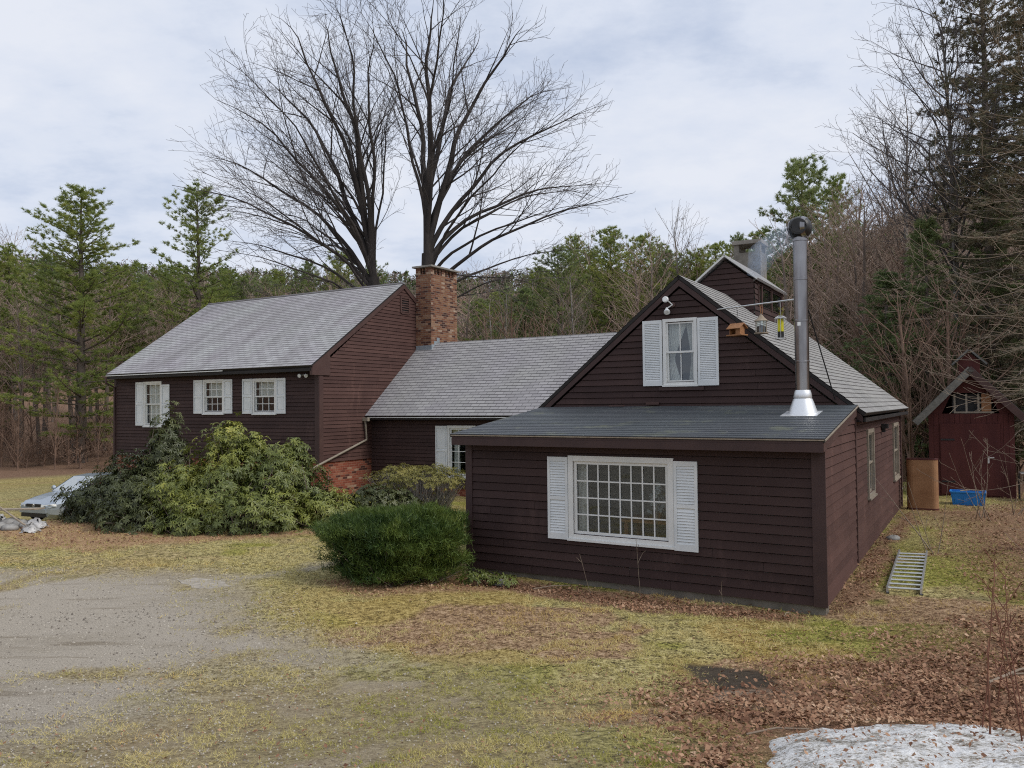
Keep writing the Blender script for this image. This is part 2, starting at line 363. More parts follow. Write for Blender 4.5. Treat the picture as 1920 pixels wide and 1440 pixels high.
def masks(x, y):
    w = (fbm(x, y, 1.6, 3) - .5) * 1.5 + (fbm(x, y, .35, 9) - .5) * .5
    w2 = (fbm(x, y, .8, 23) - .5) * .9 + (fbm(x, y, .2, 29) - .5) * .4
    S = lambda k, soft=.35, ww=w: sm((inpoly_dist(x, y, PG[k]) + ww * .8) / soft * .5 + .5)
    gravel = np.maximum(S('gravel', 1.5) * sm((fbm(x, y, 1.1, 41) - .12) / .3), S('gravel_far', .6, w2) * .62)
    dirt = np.maximum(S('dirt', 1.6), .75 * sm((inpoly_dist(x, y, PG['gravel']) + .9 + w) / 1.2) * sm((y - 4) / 2))
    leaf = np.maximum.reduce([S('leaf', 1.3, w + w2 - .45), S('leafwall', .3, w2 * .5), S('leaffront', .3, w2 * .5), .75 * S('rightback', 1.4)])
    needles = np.maximum(S('needles', .6, w2), S('yewbase', .4, w2 * .6))
    dark = S('dark', .25, w2 * .4)
    for px_, py_, r_ in ((1.2, 6.9, .3), (-.55, 7.0, .3), (6.5, 11.2, .5), (1.3, 5.6, .35), (-9.5, 15.4, .35), (-.3, 9.3, .28)):
        dark = np.maximum(dark, .42 * sm((r_ + w2 * .5 - np.hypot(x - px_, (y - py_) * 1.4)) / .2))
    forest = np.maximum(sm((np.hypot(x, y) - 53) / 5), sm((x - (11.2 + .12 * (y - 12))) / 2.5) * sm((y - 8) / 4) * .9)
    forest = np.maximum(forest, sm((y - 40) / 6) * sm((x + 10) / 6))
    moss = sm((fbm(x, y, 2.2, 55) - .36) / .22) * sm((x + 3.0 + w) / 2.5) * (1 - .6 * sm((y - 13) / 3)) + .7 * sm((fbm(x, y, 1.0, 77) - .6) / .1)
    moss = np.clip(moss, 0, 1)
    near_ = sm((x + 3.5 + w) / 2.0) * sm((16 - y) / 3)
    rust = sm((fbm(x, y, 1.3, 101) - .54) / .10) * (.35 + .65 * near_)
    gold = sm((fbm(x, y, 1.9, 111) - .50) / .12) * (.4 + .6 * near_)
    grey = sm((fbm(x, y, .85, 121) - .635) / .06) * near_ * sm((9.5 - y) / 1.5)
    dark = np.maximum(dark, .30 * sm((fbm(x, y, .45, 131) - .70) / .08) * near_ * sm((9 - y) / 2))
    return dict(rust=rust, gold=gold, grey=grey, gravel=gravel, dirt=dirt, leaf=leaf, needles=needles, dark=dark, forest=forest, moss=moss)

xs = np.concatenate([np.linspace(-620, -60, 30), np.linspace(-56, -24, 17), np.arange(-22, 15, .15), np.linspace(16, 60, 24), np.linspace(68, 620, 34)])
ys = np.concatenate([np.linspace(-80, 0, 9), np.linspace(.6, 2.8, 5), np.arange(3, 26, .15), np.linspace(26.5, 60, 60), np.linspace(62, 130, 30), np.linspace(136, 640, 60)])
X, Y = np.meshgrid(xs, ys)
Zg = ground_h(X, Y)
near = sm((40 - np.hypot(X, Y)) / 15)
mk = masks(X, Y)
Zg = Zg + near * ((fbm(X, Y, .5, 5) - .5) * .05 + (fbm(X, Y, 3, 6) - .5) * .06) * (1 - .6 * mk['gravel']) + near * mk['leaf'] * (fbm(X, Y, .3, 8) - .3) * .05
ny, nx = X.shape
idx = np.arange(nx * ny).reshape(ny, nx)
F = np.stack([idx[:-1, :-1], idx[:-1, 1:], idx[1:, 1:], idx[1:, :-1]], -1).reshape(-1, 4)

t = NT('ground_cover')
n2 = t.noise(8, 5, rough=.7); n5 = t.noise(24, 4, rough=.7); n3 = t.noise(55, 4, rough=.7); n4 = t.noise(160, 2)
fine = t.math('ADD', t.math('ADD', t.math('MULTIPLY', n2, .3), t.math('MULTIPLY', n5, .4)), t.math('MULTIPLY', n3, .3))
grass = t.ramp(fine, [(.435, (.055, .044, .020)), (.48, (.215, .175, .072)), (.525, (.41, .345, .145)), (.58, (.62, .54, .27))])
mossc = t.ramp(fine, [(.44, (.040, .042, .012)), (.485, (.165, .160, .034)), (.53, (.325, .305, .068)), (.585, (.51, .47, .15))])
leafc = t.ramp(t.math('ADD', t.math('MULTIPLY', n2, .3), t.math('MULTIPLY', n3, .7)), [(.38, (.04, .022, .014)), (.46, (.15, .08, .047)), (.54, (.29, .175, .105)), (.65, (.44, .31, .20))])
gravc = t.ramp(t.math('ADD', t.math('MULTIPLY', n3, .5), t.math('MULTIPLY', n4, .5)), [(.33, (.21, .185, .15)), (.45, (.345, .307, .255)), (.56, (.435, .385, .318)), (.70, (.60, .54, .46))])
gravc = t.mix(t.mrange(t.noise(.8, 5, rough=.7, stretch=(.35, 1.3, 1)), .52, .72, 0, .55), gravc, (.22, .185, .135))
rut = t.mrange(t.noise(1.0, 4, rough=.6, stretch=(.45, 3.2, 1)), .60, .70, 0, .6)
gravc = t.mix(rut, gravc, (.16, .125, .085))
dirtc = t.ramp(fine, [(.34, (.11, .08, .046)), (.46, (.25, .195, .118)), (.57, (.36, .295, .19)), (.70, (.50, .44, .33))])
needc = t.ramp(fine, [(.35, (.15, .085, .045)), (.48, (.34, .21, .11)), (.62, (.48, .34, .20))])
darkc = t.ramp(fine, [(.35, (.035, .027, .02)), (.6, (.09, .07, .052))])
forc = t.ramp(fine, [(.35, (.07, .042, .028)), (.48, (.18, .108, .07)), (.62, (.28, .185, .13))])
def edge(name, k=.5, soft=.18):
    a = t.attr(name); j = t.math('SUBTRACT', fine, .5)
    return t.mrange(t.math('ADD', a, t.math('MULTIPLY', j, 1.6)), .5 - soft, .5 + soft)
c = t.mix(edge('moss', soft=.3), grass, mossc)
goldc = t.ramp(fine, [(.435, (.10, .062, .018)), (.485, (.27, .185, .055)), (.535, (.44, .315, .105)), (.59, (.60, .46, .19))])
rustc = t.ramp(fine, [(.435, (.075, .042, .024)), (.485, (.225, .135, .078)), (.535, (.38, .245, .15)), (.59, (.54, .39, .26))])
c = t.mix(t.math('MULTIPLY', edge('gold', soft=.35), .8), c, goldc)
c = t.mix(t.math('MULTIPLY', edge('rust', soft=.3), .9), c, rustc)
c = t.mix(t.math('MULTIPLY', edge('grey', soft=.3), .8), c, gravc)
c = t.mix(t.math('MULTIPLY', edge('dirt', soft=.4), .8), c, dirtc)
c = t.mix(t.math('MULTIPLY', edge('gravel', soft=.28), .95), c, gravc)
c = t.mix(edge('needles', soft=.3), c, needc)
c = t.mix(edge('leaf', soft=.3), c, leafc)
c = t.mix(edge('dark'), c, darkc)
c = t.mix(edge('forest', soft=.3), c, forc)
t.color(c); t.bump(t.math('ADD', t.math('MULTIPLY', n3, .6), t.math('MULTIPLY', n4, .4)), .9, .03); t.set(.95, 0, .15)
ground = np_obj('ground', np.stack([X, Y, Zg], -1).reshape(-1, 3), F, t.m, smooth=True)
for k, v in mk.items():
    a = ground.data.attributes.new(k, 'FLOAT', 'POINT'); a.data.foreach_set('value', v.ravel().astype(np.float32))
tag(ground, 'sloping yard of gravel, dead grass, moss and fallen leaves', 'ground', kind='structure')

# ------------------------------------------------------------------ the house
TH = .5348
U = V3(-math.cos(TH), math.sin(TH), 0); W = V3(math.sin(TH), math.cos(TH), 0); Z = V3(0, 0, 1)
CA = V3(4.2447, 10.8723, 0); CB = V3(-5.8504, 24.0003, 0)
A = lambda u, v, z: CA + u * U + v * W + z * Z       # front block, lean-to
B = lambda u, v, z: CB + u * U + v * W + z * Z       # tall left block and connecting wing
house = empty('house', CA, 'long dark brown clapboard house with grey shingle roofs and white shutters', 'house')

def clip_z(P, z0, z1):
    def half(P, zc, keep_above):
        o = []
        for i in range(len(P)):
            a, b = P[i], P[(i + 1) % len(P)]
            ia = (a[1] >= zc - 1e-9) if keep_above else (a[1] <= zc + 1e-9); ib = (b[1] >= zc - 1e-9) if keep_above else (b[1] <= zc + 1e-9)
            if ia: o.append(a)
            if ia != ib:
                q = (zc - a[1]) / (b[1] - a[1]); o.append((a[0] + q * (b[0] - a[0]), zc))
        return o
    P = half(P, z0, True)
    return half(P, z1, False) if len(P) >= 3 else []

def clip_s(P, s0, s1):
    Q = clip_z([(b, a) for a, b in P], s0, s1)
    return [(b, a) for a, b in Q]

def clapboards(mb, poly, fn, course, holes=(), z0=None, lap=.026):
    """fn(s,z,out)->world; real lapped boards, each cut into random lengths"""
    zs = [p[1] for p in poly]; ss = [p[0] for p in poly]
    zb = z0 if z0 is not None else min(zs)
    k = 0
    while zb + k * course < max(zs):
        a0, a1 = zb + k * course, zb + (k + 1) * course; k += 1
        s = min(ss) - random.uniform(0, 2.5)
        while s < max(ss):
            e = s + random.choice((2.4, 3.0, 3.7, 4.3)); rr = random.random()
            pieces = [(max(s, min(ss)), min(e - .004, max(ss)), a0, a1)]
            for h in holes:
                nxt = []
                for (p, q, lo, hi) in pieces:
                    if q <= h[0] or p >= h[1] or hi <= h[2] or lo >= h[3]: nxt.append((p, q, lo, hi)); continue
                    if lo < h[2]: nxt.append((p, q, lo, h[2]))
                    if hi > h[3]: nxt.append((p, q, h[3], hi))
                    l2, h2 = max(lo, h[2]), min(hi, h[3])
                    if p < h[0]: nxt.append((p, h[0], l2, h2))
                    if q > h[1]: nxt.append((h[1], q, l2, h2))
                pieces = nxt
            for (p, q, lo, hi) in pieces:
                P = clip_s(clip_z(poly, lo, hi), p, q) if q - p > 1e-4 else []
                if len(P) < 3: continue
                of = lambda z: lap - (lap - .006) * (z - a0) / course
                gt = min(hi, a1 - .013)
                Pf = clip_z(P, lo, gt) if gt > lo else []
                if len(Pf) >= 3: mb.poly([fn(x, z, of(z)) for x, z in Pf], rr)
                Pg = clip_z(P, max(lo, a1 - .013), hi) if hi > a1 - .013 else []
                if len(Pg) >= 3: mb.poly([fn(x, z, -.016) for x, z in Pg], rr)
                if lo == a0:
                    bs = [x for x, z in P if abs(z - a0) < 1e-6]
                    if len(bs) >= 2: mb.poly([fn(min(bs), a0, .001), fn(max(bs), a0, .001), fn(max(bs), a0, lap), fn(min(bs), a0, lap)], rr)
            s = e

def wall(name, poly, fn, course, mat, holes=(), label=None, z0=None, lap=.026):
    mb = MB(); clapboards(mb, poly, fn, course, holes, z0, lap)
    o = mb.build(name, mat, house)
    if label: o['label'] = label
    return o

def obox(mb, fn, s0, s1, z0, z1, o0, o1, r=.5):
    """box in wall coordinates"""
    p = fn(s0, z0, o0)
    return mb.box(p, fn(s1, z0, o0) - p, fn(s0, z1, o0) - p, fn(s0, z0, o1) - p, r)

fA_front = lambda s, z, o: A(s, -o, z)
fA_gable = lambda s, z, o: A(s, 3.10 - o, z)
fA_right = lambda s, z, o: A(-o, s, z)
fB_front = lambda s, z, o: B(s, -o, z)
fB_gable = lambda s, z, o: B(-o, s, z)
fC_front = lambda s, z, o: B(s, 2.41 - o, z)

# holes: (s0,s1,z0,z1)
H_pic = (2.20, 3.79, .72, 1.885)
H_gab = (2.765, 3.31, 3.20, 4.33)
H_r1 = (4.78, 5.60, 1.05, 2.20); H_r2 = (9.75, 10.9, .96, 2.19)
H_b = [(7.53, 8.39, 2.22, 3.66), (4.30, 5.18, 2.66, 3.65), (1.87, 2.77, 2.65, 3.63)]
H_c = (-4.03, -3.13, .66, 2.10)

wall('wall', [(0, 0), (5.86, 0), (5.86, 2.12), (0, 2.12)], fA_front, .134, M['siding'], [H_pic])
wall('wall', [(0, 0), (3.10, 0), (3.10, 2.69), (0, 2.27)], fA_right, .134, M['siding2'], (), 'right end wall of the low front lean-to')
wall('wall', [(3.10, -.35), (11.8, -.35), (11.8, 2.48), (3.10, 2.48)], lambda s, z, o: A(-o + .012, s, z), .124, M['siding2'], [H_r1, H_r2], 'long right side wall running back', z0=-.35)
wall('wall', [(0, 2.3), (6.06, 2.3), (6.06, 2.50), (3.03, 4.98), (0, 2.50)], fA_gable, .122, M['siding'], [H_gab], 'front gable wall above the lean-to roof')
wall('wall', [(0, 1.085), (10.17, 1.085), (10.17, 3.92), (0, 3.92)], fB_front, .115, M['siding'], H_b, 'front wall of the tall left block')
wall('wall', [(0, 1.085), (8.2, 1.085), (8.2, 3.94), (4.11, 6.92), (0, 3.94)], fB_gable, .115, M['siding2'], (), 'right gable end wall of the tall left block')
wall('wall', [(-9.6, .25), (0, .25), (0, 2.45), (-9.6, 2.45)], fC_front, .115, M['siding'], [H_c], 'front wall of the connecting wing')
# plain sheets that close the shells on the sides the photograph does not see
mb = MB()
mb.poly([A(5.86, 0, -.3), A(5.86, 3.1, -.3), A(5.86, 3.1, 2.66), A(5.86, 0, 2.2)])
mb.poly([A(6.05, 3.1, -.3), A(6.05, 11.8, -.3), A(6.05, 11.8, 2.52), A(6.05, 3.1, 2.52)])
mb.poly([A(0, 11.8, -.3), A(6.05, 11.8, -.3), A(6.05, 11.8, 2.5), A(3.03, 11.8, 5.1), A(0, 11.8, 2.5)])
mb.poly([B(10.17, 0, -2), B(10.17, 8.2, -2), B(10.17, 8.2, 4.2), B(10.17, 4.11, 6.98), B(10.17, 0, 4.2)])
mb.poly([B(0, 8.2, -1), B(10.17, 8.2, -2), B(10.17, 8.2, 4.26), B(0, 8.2, 4.26)])
mb.poly([B(0, 7.9, 0), B(-9.4, 7.9, 0), B(-9.4, 7.9, 2.45), B(0, 7.9, 2.45)])
mb.build('wall', M['trim'], house)['label'] = 'plain rear walls'
# inner partition and ceiling of each lit-by-window room, dim plaster
mb = MB()
mb.poly([A(.05, 2.9, 0), A(5.8, 2.9, 0), A(5.8, 2.9, 2.3), A(.05, 2.9, 2.3)]); mb.poly([A(.05, .05, .05), A(5.8, .05, .05), A(5.8, 2.9, .05), A(.05, 2.9, .05)])
mb.poly([A(.05, .05, 2.2), A(5.8, .05, 2.2), A(5.8, 2.9, 2.25), A(.05, 2.9, 2.25)])
mb.poly([A(.4, 5.6, 2.6), A(5.6, 5.6, 2.6), A(5.6, 5.6, 2.9), A(3.03, 5.6, 5.0), A(.4, 5.6, 2.9)]); mb.poly([A(.5, 3.2, 2.78), A(5.5, 3.2, 2.78), A(5.5, 5.6, 2.78), A(.5, 5.6, 2.78)])
mb.build('interior_wall', M['room'], house); mb = MB()
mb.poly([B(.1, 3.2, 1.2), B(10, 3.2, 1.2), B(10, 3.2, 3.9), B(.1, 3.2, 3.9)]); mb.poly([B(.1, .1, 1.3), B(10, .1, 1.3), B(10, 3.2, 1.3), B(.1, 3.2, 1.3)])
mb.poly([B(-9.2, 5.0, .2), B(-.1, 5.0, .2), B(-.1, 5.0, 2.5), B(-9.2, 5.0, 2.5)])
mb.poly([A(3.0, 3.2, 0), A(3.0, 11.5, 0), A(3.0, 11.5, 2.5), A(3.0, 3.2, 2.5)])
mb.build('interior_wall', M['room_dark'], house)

# foundations
mb = MB(); obox(mb, fA_front, .0, 5.86, -.5, -.004, -.25, -.012); mb.build('foundation', M['footing'], house)
mb = MB(); obox(mb, lambda s, z, o: A(-o, s, z), .2, 11.78, -.6, -.36, -.3, -.012); mb.build('foundation', M['concrete'], house)
def brick_face(mb, fn, s0, s1, z0, z1):
    mb.poly([fn(s0, z0, -.02), fn(s1, z0, -.02), fn(s1, z1, -.02), fn(s0, z1, -.02)], .5, [(s0, z0), (s1, z0), (s1, z1), (s0, z1)])
mb = MB(); brick_face(mb, fB_front, .0, 10.15, -2.2, 1.08); brick_face(mb, fB_gable, .0, 8.2, -1.2, 1.08); brick_face(mb, fC_front, -9.5, -.02, -.6, .25)
mb.build('foundation', M['brick2'], house)['label'] = 'red brick foundation'

# corner boards
mb = MB(); obox(mb, fA_front, -.030, .15, -.01, 2.11, 0, .034); mb.build('corner_board', M['trim'], house)
mb = MB(); obox(mb, fA_front, 5.74, 5.87, -.01, 2.11, 0, .034); mb.build('corner_board', M['trim'], house)
mb = MB(); obox(mb, fA_right, 3.05, 3.14, -.2, 2.5, 0, .036); mb.build('corner_board', M['trim2'], house)
mb = MB(); obox(mb, fA_right, 11.66, 11.82, -.3, 2.45, 0, .034); mb.build('corner_board', M['trim2'], house)
mb = MB(); obox(mb, fB_front, -.030, .14, 1.05, 3.9, 0, .030); mb.build('corner_board', M['trim'], house)
mb = MB(); obox(mb, fB_gable, .002, .16, 1.05, 3.9, 0, .032); mb.build('corner_board', M['trim2'], house)
mb = MB(); obox(mb, fB_front, 10.06, 10.19, 1.05, 3.9, 0, .028); mb.build('corner_board', M['trim'], house)

# roofs: courses of shingles laid over a slab
def roof(name, P0, P1, D, length, mat, label, course=.14, thick=.09, edge_mat=None, step=.010, ridge=True):
    """P0-P1 eave line, D unit vector up the slope"""
    P0, P1, D = map(np.asarray, (P0, P1, D)); S = P1 - P0; L = np.linalg.norm(S); S = S / L
    N = np.cross(S, D); N /= np.linalg.norm(N)
    if N[2] < 0: N = -N
    mb = MB(); k = 0; n = int(math.ceil(length / course))
    for k in range(n):
        d0 = k * course; d1 = min((k + 1) * course, length)
        segs = max(1, int(L / 1.2))
        for j in range(segs):
            a, b = L * j / segs, L * (j + 1) / segs
            up0 = step + .004 * math.sin(j * 1.7 + k * 2.3) * .5; 
            mb.poly([P0 + S * a + D * d0 + N * step, P0 + S * b + D * d0 + N * step, P0 + S * b + D * d1 + N * .001, P0 + S * a + D * d1 + N * .001], random.random(), [(a, d0), (b, d0), (b, d1), (a, d1)])
        mb.poly([P0 + D * d0 + N * -.004, P0 + S * L + D * d0 - N * .004, P0 + S * L + D * d0 + N * step, P0 + D * d0 + N * step], .5, [(0, d0), (L, d0), (L, d0 + .005), (0, d0 + .005)])
    r = mb.build(name, mat, house); r['label'] = label
    e = MB(); e.box(P0 - N * (thick + .002), S * L, D * length, N * (thick - .004)); e.build('roof_deck', edge_mat or M['rake'], r)
    return r

def unit(v): v = np.asarray(v, float); return v / np.linalg.norm(v)
# tall left block: eave z 4.03 at v -.34, ridge v 4.11 z 7.05
def slope(e0, e1): return unit(e1 - e0), float(np.linalg.norm(e1 - e0))
D, L_ = slope(B(0, -.34, 4.03), B(0, 4.11, 7.05))
roofB = roof('roof', B(-.03, -.34, 4.03), B(10.20, -.34, 4.03), D, L_, M['roofB'], 'pale streaked shingle roof of the tall left block')
D, L_ = slope(B(0, 8.56, 4.03), B(0, 4.11, 7.05))
roof('roof', B(-.03, 8.56, 4.03), B(10.20, 8.56, 4.03), D, L_, M['roofB'], 'rear slope of the tall left block', course=.4)
mb = MB(); mb.tube([B(-.03, 4.11, 7.05), B(10.2, 4.11, 7.05)], .045, 6); mb.build('ridge_cap', M['roofB'], roofB)
# connecting wing
D, L_ = slope(B(0, 2.055, 2.47), B(0, 5.084, 5.0))
roofC = roof('roof', B(-.005, 2.055, 2.47), B(-12.1, 2.055, 2.47), D, L_, M['roofC'], 'grey shingle roof of the connecting wing')
D, L_ = slope(B(0, 8.11, 2.47), B(0, 5.084, 5.0))
roof('roof', B(-.005, 8.11, 2.47), B(-12.1, 8.11, 2.47), D, L_, M['roofC'], 'rear slope of the connecting wing', course=.4)
# front gable block: ridge u 3.03 z 5.23, eaves u -.20 and 6.26 at z 2.59
D, L_ = slope(A(-.20, 0, 2.59), A(3.03, 0, 5.23))
roofA = roof('roof', A(-.20, 3.045, 2.59), A(-.20, 12.05, 2.59), D, L_, M['roofA'], 'right slope of the front gable roof', thick=.06)
D, L_ = slope(A(6.26, 0, 2.59), A(3.03, 0, 5.23))
roof('roof', A(6.26, 3.045, 2.59), A(6.26, 12.05, 2.59), D, L_, M['roofA'], 'left slope of the front gable roof', thick=.06)
# lean-to
D, L_ = slope(A(0, -.28, 2.295), A(0, 3.09, 2.735))
roofL = roof('roof', A(-.07, -.28, 2.295), A(6.02, -.28, 2.295), D, L_, M['roofL'], 'dark slate coloured low roof of the front lean-to', course=.17, thick=.05, step=.007)

# fascias, rakes, soffits, drip edges
mb = MB(); obox(mb, lambda s, z, o: A(s, -.26 - o, z), -.05, 5.99, 2.112, 2.225, 0, .022); obox(mb, lambda s, z, o: A(s, -.245 - o, z), -.045, 5.985, 2.226, 2.262, 0, .03)
mb.box(A(-.04, -.258, 2.118), 5.9 * U, .255 * W, .012 * Z); mb.build('fascia', M['trim'], house)
mb = MB(); obox(mb, lambda s, z, o: A(s, -.283 - o, z), -.06, 6.0, 2.268, 2.284, 0, .012); mb.build('drip_edge', M['wood_grey'], roofL)
# lean-to right rake board (slanting) and left one
mb = MB()
for uo in (-.055, 5.93):
    mb = MB(); p = A(uo, -.262, 2.115); sl = A(uo, 3.06, 2.548) - p
    mb.box(p, sl, .032 * U, .135 * Z); mb.build('rake_board', M['trim2'], house)
mb = MB(); p = A(-.085, -.285, 2.262); mb.box(p, A(-.085, 3.07, 2.70) - p, .014 * U, .022 * Z); mb.build('drip_edge', M['tan'], roofL)
# gable rakes (front block)
mb = MB()
for sgn, ue in ((1, -.14), (-1, 6.20)):
    p = A(ue, 3.052, 2.43); q = A(3.03, 3.052, 5.02); mb = MB(); mb.box(p, q - p, .028 * W, .12 * Z); mb.build('rake_board', M['trim'], house)
mb = MB(); mb.box(A(-.19, 3.08, 2.44), 8.95 * W, .028 * U, .07 * Z); mb.box(A(-.17, 3.12, 2.436), 8.9 * W, .19 * U, .012 * Z); mb.build('fascia', M['rake'], house)
# tall block
mb = MB(); 
p = B(-.052, -.30, 3.86); q = B(-.052, 4.11, 6.855); mb.box(p, q - p, .03 * U, .15 * Z); mb.build('rake_board', M['trim2'], house); mb = MB()
p = B(-.052, 8.5, 3.86); q = B(-.052, 4.11, 6.855); mb.box(p, q - p, .03 * U, .15 * Z); mb.build('rake_board', M['trim2'], house); mb = MB()
mb.poly([B(-.056, -.32, 3.74), B(-.056, .44, 3.74), B(-.056, .44, 4.36), B(-.056, -.32, 3.96)]); mb.poly([B(-.056, -.32, 3.74), B(.0, -.32, 3.74), B(.0, .44, 3.74), B(-.056, .44, 3.74)]); mb.poly([B(-.056, -.32, 3.74), B(-.056, -.32, 3.96), B(.05, -.32, 3.96), B(.05, -.32, 3.74)])
mb.build('eave_return', M['trim2'], house)
mb = MB(); mb.box(B(-.0, -.32, 3.86), 10.18 * U, .03 * W, .09 * Z); mb.box(B(.0, -.29, 3.858), 10.17 * U, .30 * W, .014 * Z); mb.build('fascia', M['rake'], house)
mb = MB(); mb.box(B(3.9, -.365, 3.962), 6.3 * U, .018 * W, .028 * Z); mb.build('drip_edge', M['drip'], roofB)
mb = MB(); mb.box(B(-.05, 2.08, 2.34), -9.2 * U, .03 * W, .07 * Z); mb.box(B(-.05, 2.11, 2.34), -9.2 * U, .30 * W, .014 * Z); mb.build('fascia', M['rake'], house)
mb = MB(); mb.box(B(-.15, 2.03, 2.405), -6.0 * U, .018 * W, .022 * Z); mb.build('drip_edge', M['drip'], roofC)
# gutters ends and downspouts
mb = MB(); mb.tube([B(10.16, -.38, 3.93), B(10.16, -.38, 3.72), B(10.14, -.05, 3.56), B(10.14, -.05, .2)], .04, 8); mb.build('downspout', M['trim'], house)
mb = MB(); mb.box(B(-.02, 1.93, 2.30), -.22 * U, .12 * W, .12 * Z); mb.tube([B(-.10, 1.98, 2.32), B(-.10, 2.04, 1.70), B(-.10, -.38, .95)], .034, 8); mb.build('downspout', M['tan'], house)

# ---------------- windows and shutters
def window(fn, s0, s1, z0, z1, cols, rows, dh, mat, casing=.07, sill=True, label=None, proud=.040, munt=.018, glass_in=.03):
    """outer casing rectangle; dh: two sashes; the casing is the part, sash, glass and sill its sub-parts"""
    f = MB()
    obox(f, fn, s0, s0 + casing, z0, z1, -.06, proud); obox(f, fn, s1 - casing, s1, z0, z1, -.06, proud)
    obox(f, fn, s0 + casing, s1 - casing, z1 - casing, z1, -.06, proud - .003); obox(f, fn, s0 + casing, s1 - casing, z0, z0 + casing * .8, -.06, proud - .003)
    w = f.build('window', mat, house)
    if label: w['label'] = label
    a0, a1, b0, b1 = s0 + casing, s1 - casing, z0 + casing * .8, z1 - casing
    def sash(lo, hi, dep, cc, rr, st=.038):
        m = MB()
        obox(m, fn, a0 + .001, a0 + st, lo, hi, dep - .03, dep); obox(m, fn, a1 - st, a1 - .001, lo, hi, dep - .03, dep)
        obox(m, fn, a0 + st, a1 - st, lo, lo + st, dep - .03, dep - .002); obox(m, fn, a0 + st, a1 - st, hi - st, hi, dep - .03, dep - .002)
        for i in range(1, cc):
            x = a0 + st + (a1 - a0 - 2 * st) * i / cc; obox(m, fn, x - munt / 2, x + munt / 2, lo + st, hi - st, dep - .022, dep - .005)
        for j in range(1, rr):
            z = lo + st + (hi - lo - 2 * st) * j / rr; obox(m, fn, a0 + st, a1 - st, z - munt / 2, z + munt / 2, dep - .023, dep - .008)
        m.build('sash', mat, w)
        g = MB(); g.poly([fn(a0 + .01, lo + .01, dep - .026), fn(a1 - .01, lo + .01, dep - .026), fn(a1 - .01, hi - .01, dep - .026), fn(a0 + .01, hi - .01, dep - .026)]); g.build('glass', M['glass'], w)
    if dh:
        mid = (b0 + b1) / 2
        sash(mid - .02, b1 - .001, .012, cols, rows); sash(b0 + .001, mid + .02, -.022, cols, rows)
    else: sash(b0 + .001, b1 - .001, .0, cols, rows, .05)
    if sill:
        m = MB(); obox(m, fn, s0 - .012, s1 + .012, z0 - .035, z0 - .001, -.02, proud + .03); m.build('sill', mat, w)
    return w

def shutter(fn, s0, s1, z0, z1, louvred=True, slats=27, midrail=True, o0=.022, label=None):
    m = MB(); st = .045; o1 = o0 + .030
    obox(m, fn, s0, s0 + st, z0, z1, o0, o1); obox(m, fn, s1 - st, s1, z0, z1, o0, o1)
    rails = [(z0, z0 + .10), (z1 - .07, z1)] + ([((z0 + z1) / 2 - .03, (z0 + z1) / 2 + .03)] if midrail else [])
    for a, b in rails: obox(m, fn, s0 + st, s1 - st, a, b, o0, o1 - .002)
    obox(m, fn, s0 + st, s1 - st, z0 + .1, z1 - .07, o0, o0 + .004)
    if louvred:
        lo, hi = z0 + .10, z1 - .07; p = (hi - lo) / slats
        for k in range(slats):
            za = lo + k * p
            if midrail and abs(za + p / 2 - (z0 + z1) / 2) < .03 + p * .4: continue
            q = fn(s0 + st, za, o1 - .004); X_ = fn(s1 - st, za, o1 - .004) - q; Y_ = fn(s0 + st, za + p * .95, o0 + .008) - q; n_ = unit(np.cross(X_, Y_)) * .005
            m.box(q, X_, Y_, n_)
    else:
        for a, b in ((z0 + .13, (z0 + z1) / 2 - .06), ((z0 + z1) / 2 + .06, z1 - .10)): obox(m, fn, s0 + st + .03, s1 - st - .03, a, b, o0 + .005, o1 - .012)
    o = m.build('shutter', M['white'], house)
    if label: o['label'] = label
    return o

# picture window of the lean-to
window(fA_front, 2.12, 3.88, .64, 1.965, 8, 4, False, M['white2'], .085, label='wide picture window of small square panes', munt=.020)
shutter(fA_front, 3.885, 4.25, .613, 1.94); shutter(fA_front, 1.75, 2.112, .592, 1.925)
# gable window
window(fA_gable, 2.70, 3.37, 3.14, 4.405, 2, 1, True, M['white2'], .06, label='two over two sash window in the front gable')
shutter(fA_gable, 3.385, 3.775, 3.125, 4.39, True, 33, False); shutter(fA_gable, 2.295, 2.685, 3.115, 4.39, True, 33, False)
mb = MB(); obox(mb, fA_gable, 2.58, 3.46, 3.035, 3.098, 0, .05); mb.build('window_ledge', M['trim'], house)
# right wall windows
window(fA_right, 4.70, 5.68, .97, 2.26, 1, 1, True, M['tan'], .08); window(fA_right, 9.67, 10.98, .88, 2.25, 1, 1, True, M['tan'], .08)
# tall block windows
window(fB_front, 7.46, 8.46, 2.15, 3.73, 3, 2, True, M['white2'], .075, label='taller sash window near the left corner')
window(fB_front, 4.225, 5.255, 2.585, 3.725, 3, 2, True, M['white2'], .075); window(fB_front, 1.795, 2.85, 2.575, 3.70, 3, 2, True, M['white2'], .075)
for a, b, c_, d_ in ((8.475, 8.90, 2.17, 3.72), (7.02, 7.445, 2.19, 3.61), (5.27, 5.72, 2.59, 3.72), (3.81, 4.21, 2.59, 3.71), (2.865, 3.32, 2.58, 3.70), (1.37, 1.78, 2.58, 3.69)):
    shutter(fB_front, a, b, c_, d_, False)
# connecting wing window
window(fC_front, -4.10, -3.06, .595, 2.165, 3, 4, False, M['white2'], .075); shutter(fC_front, -3.045, -2.61, .62, 2.155, False)

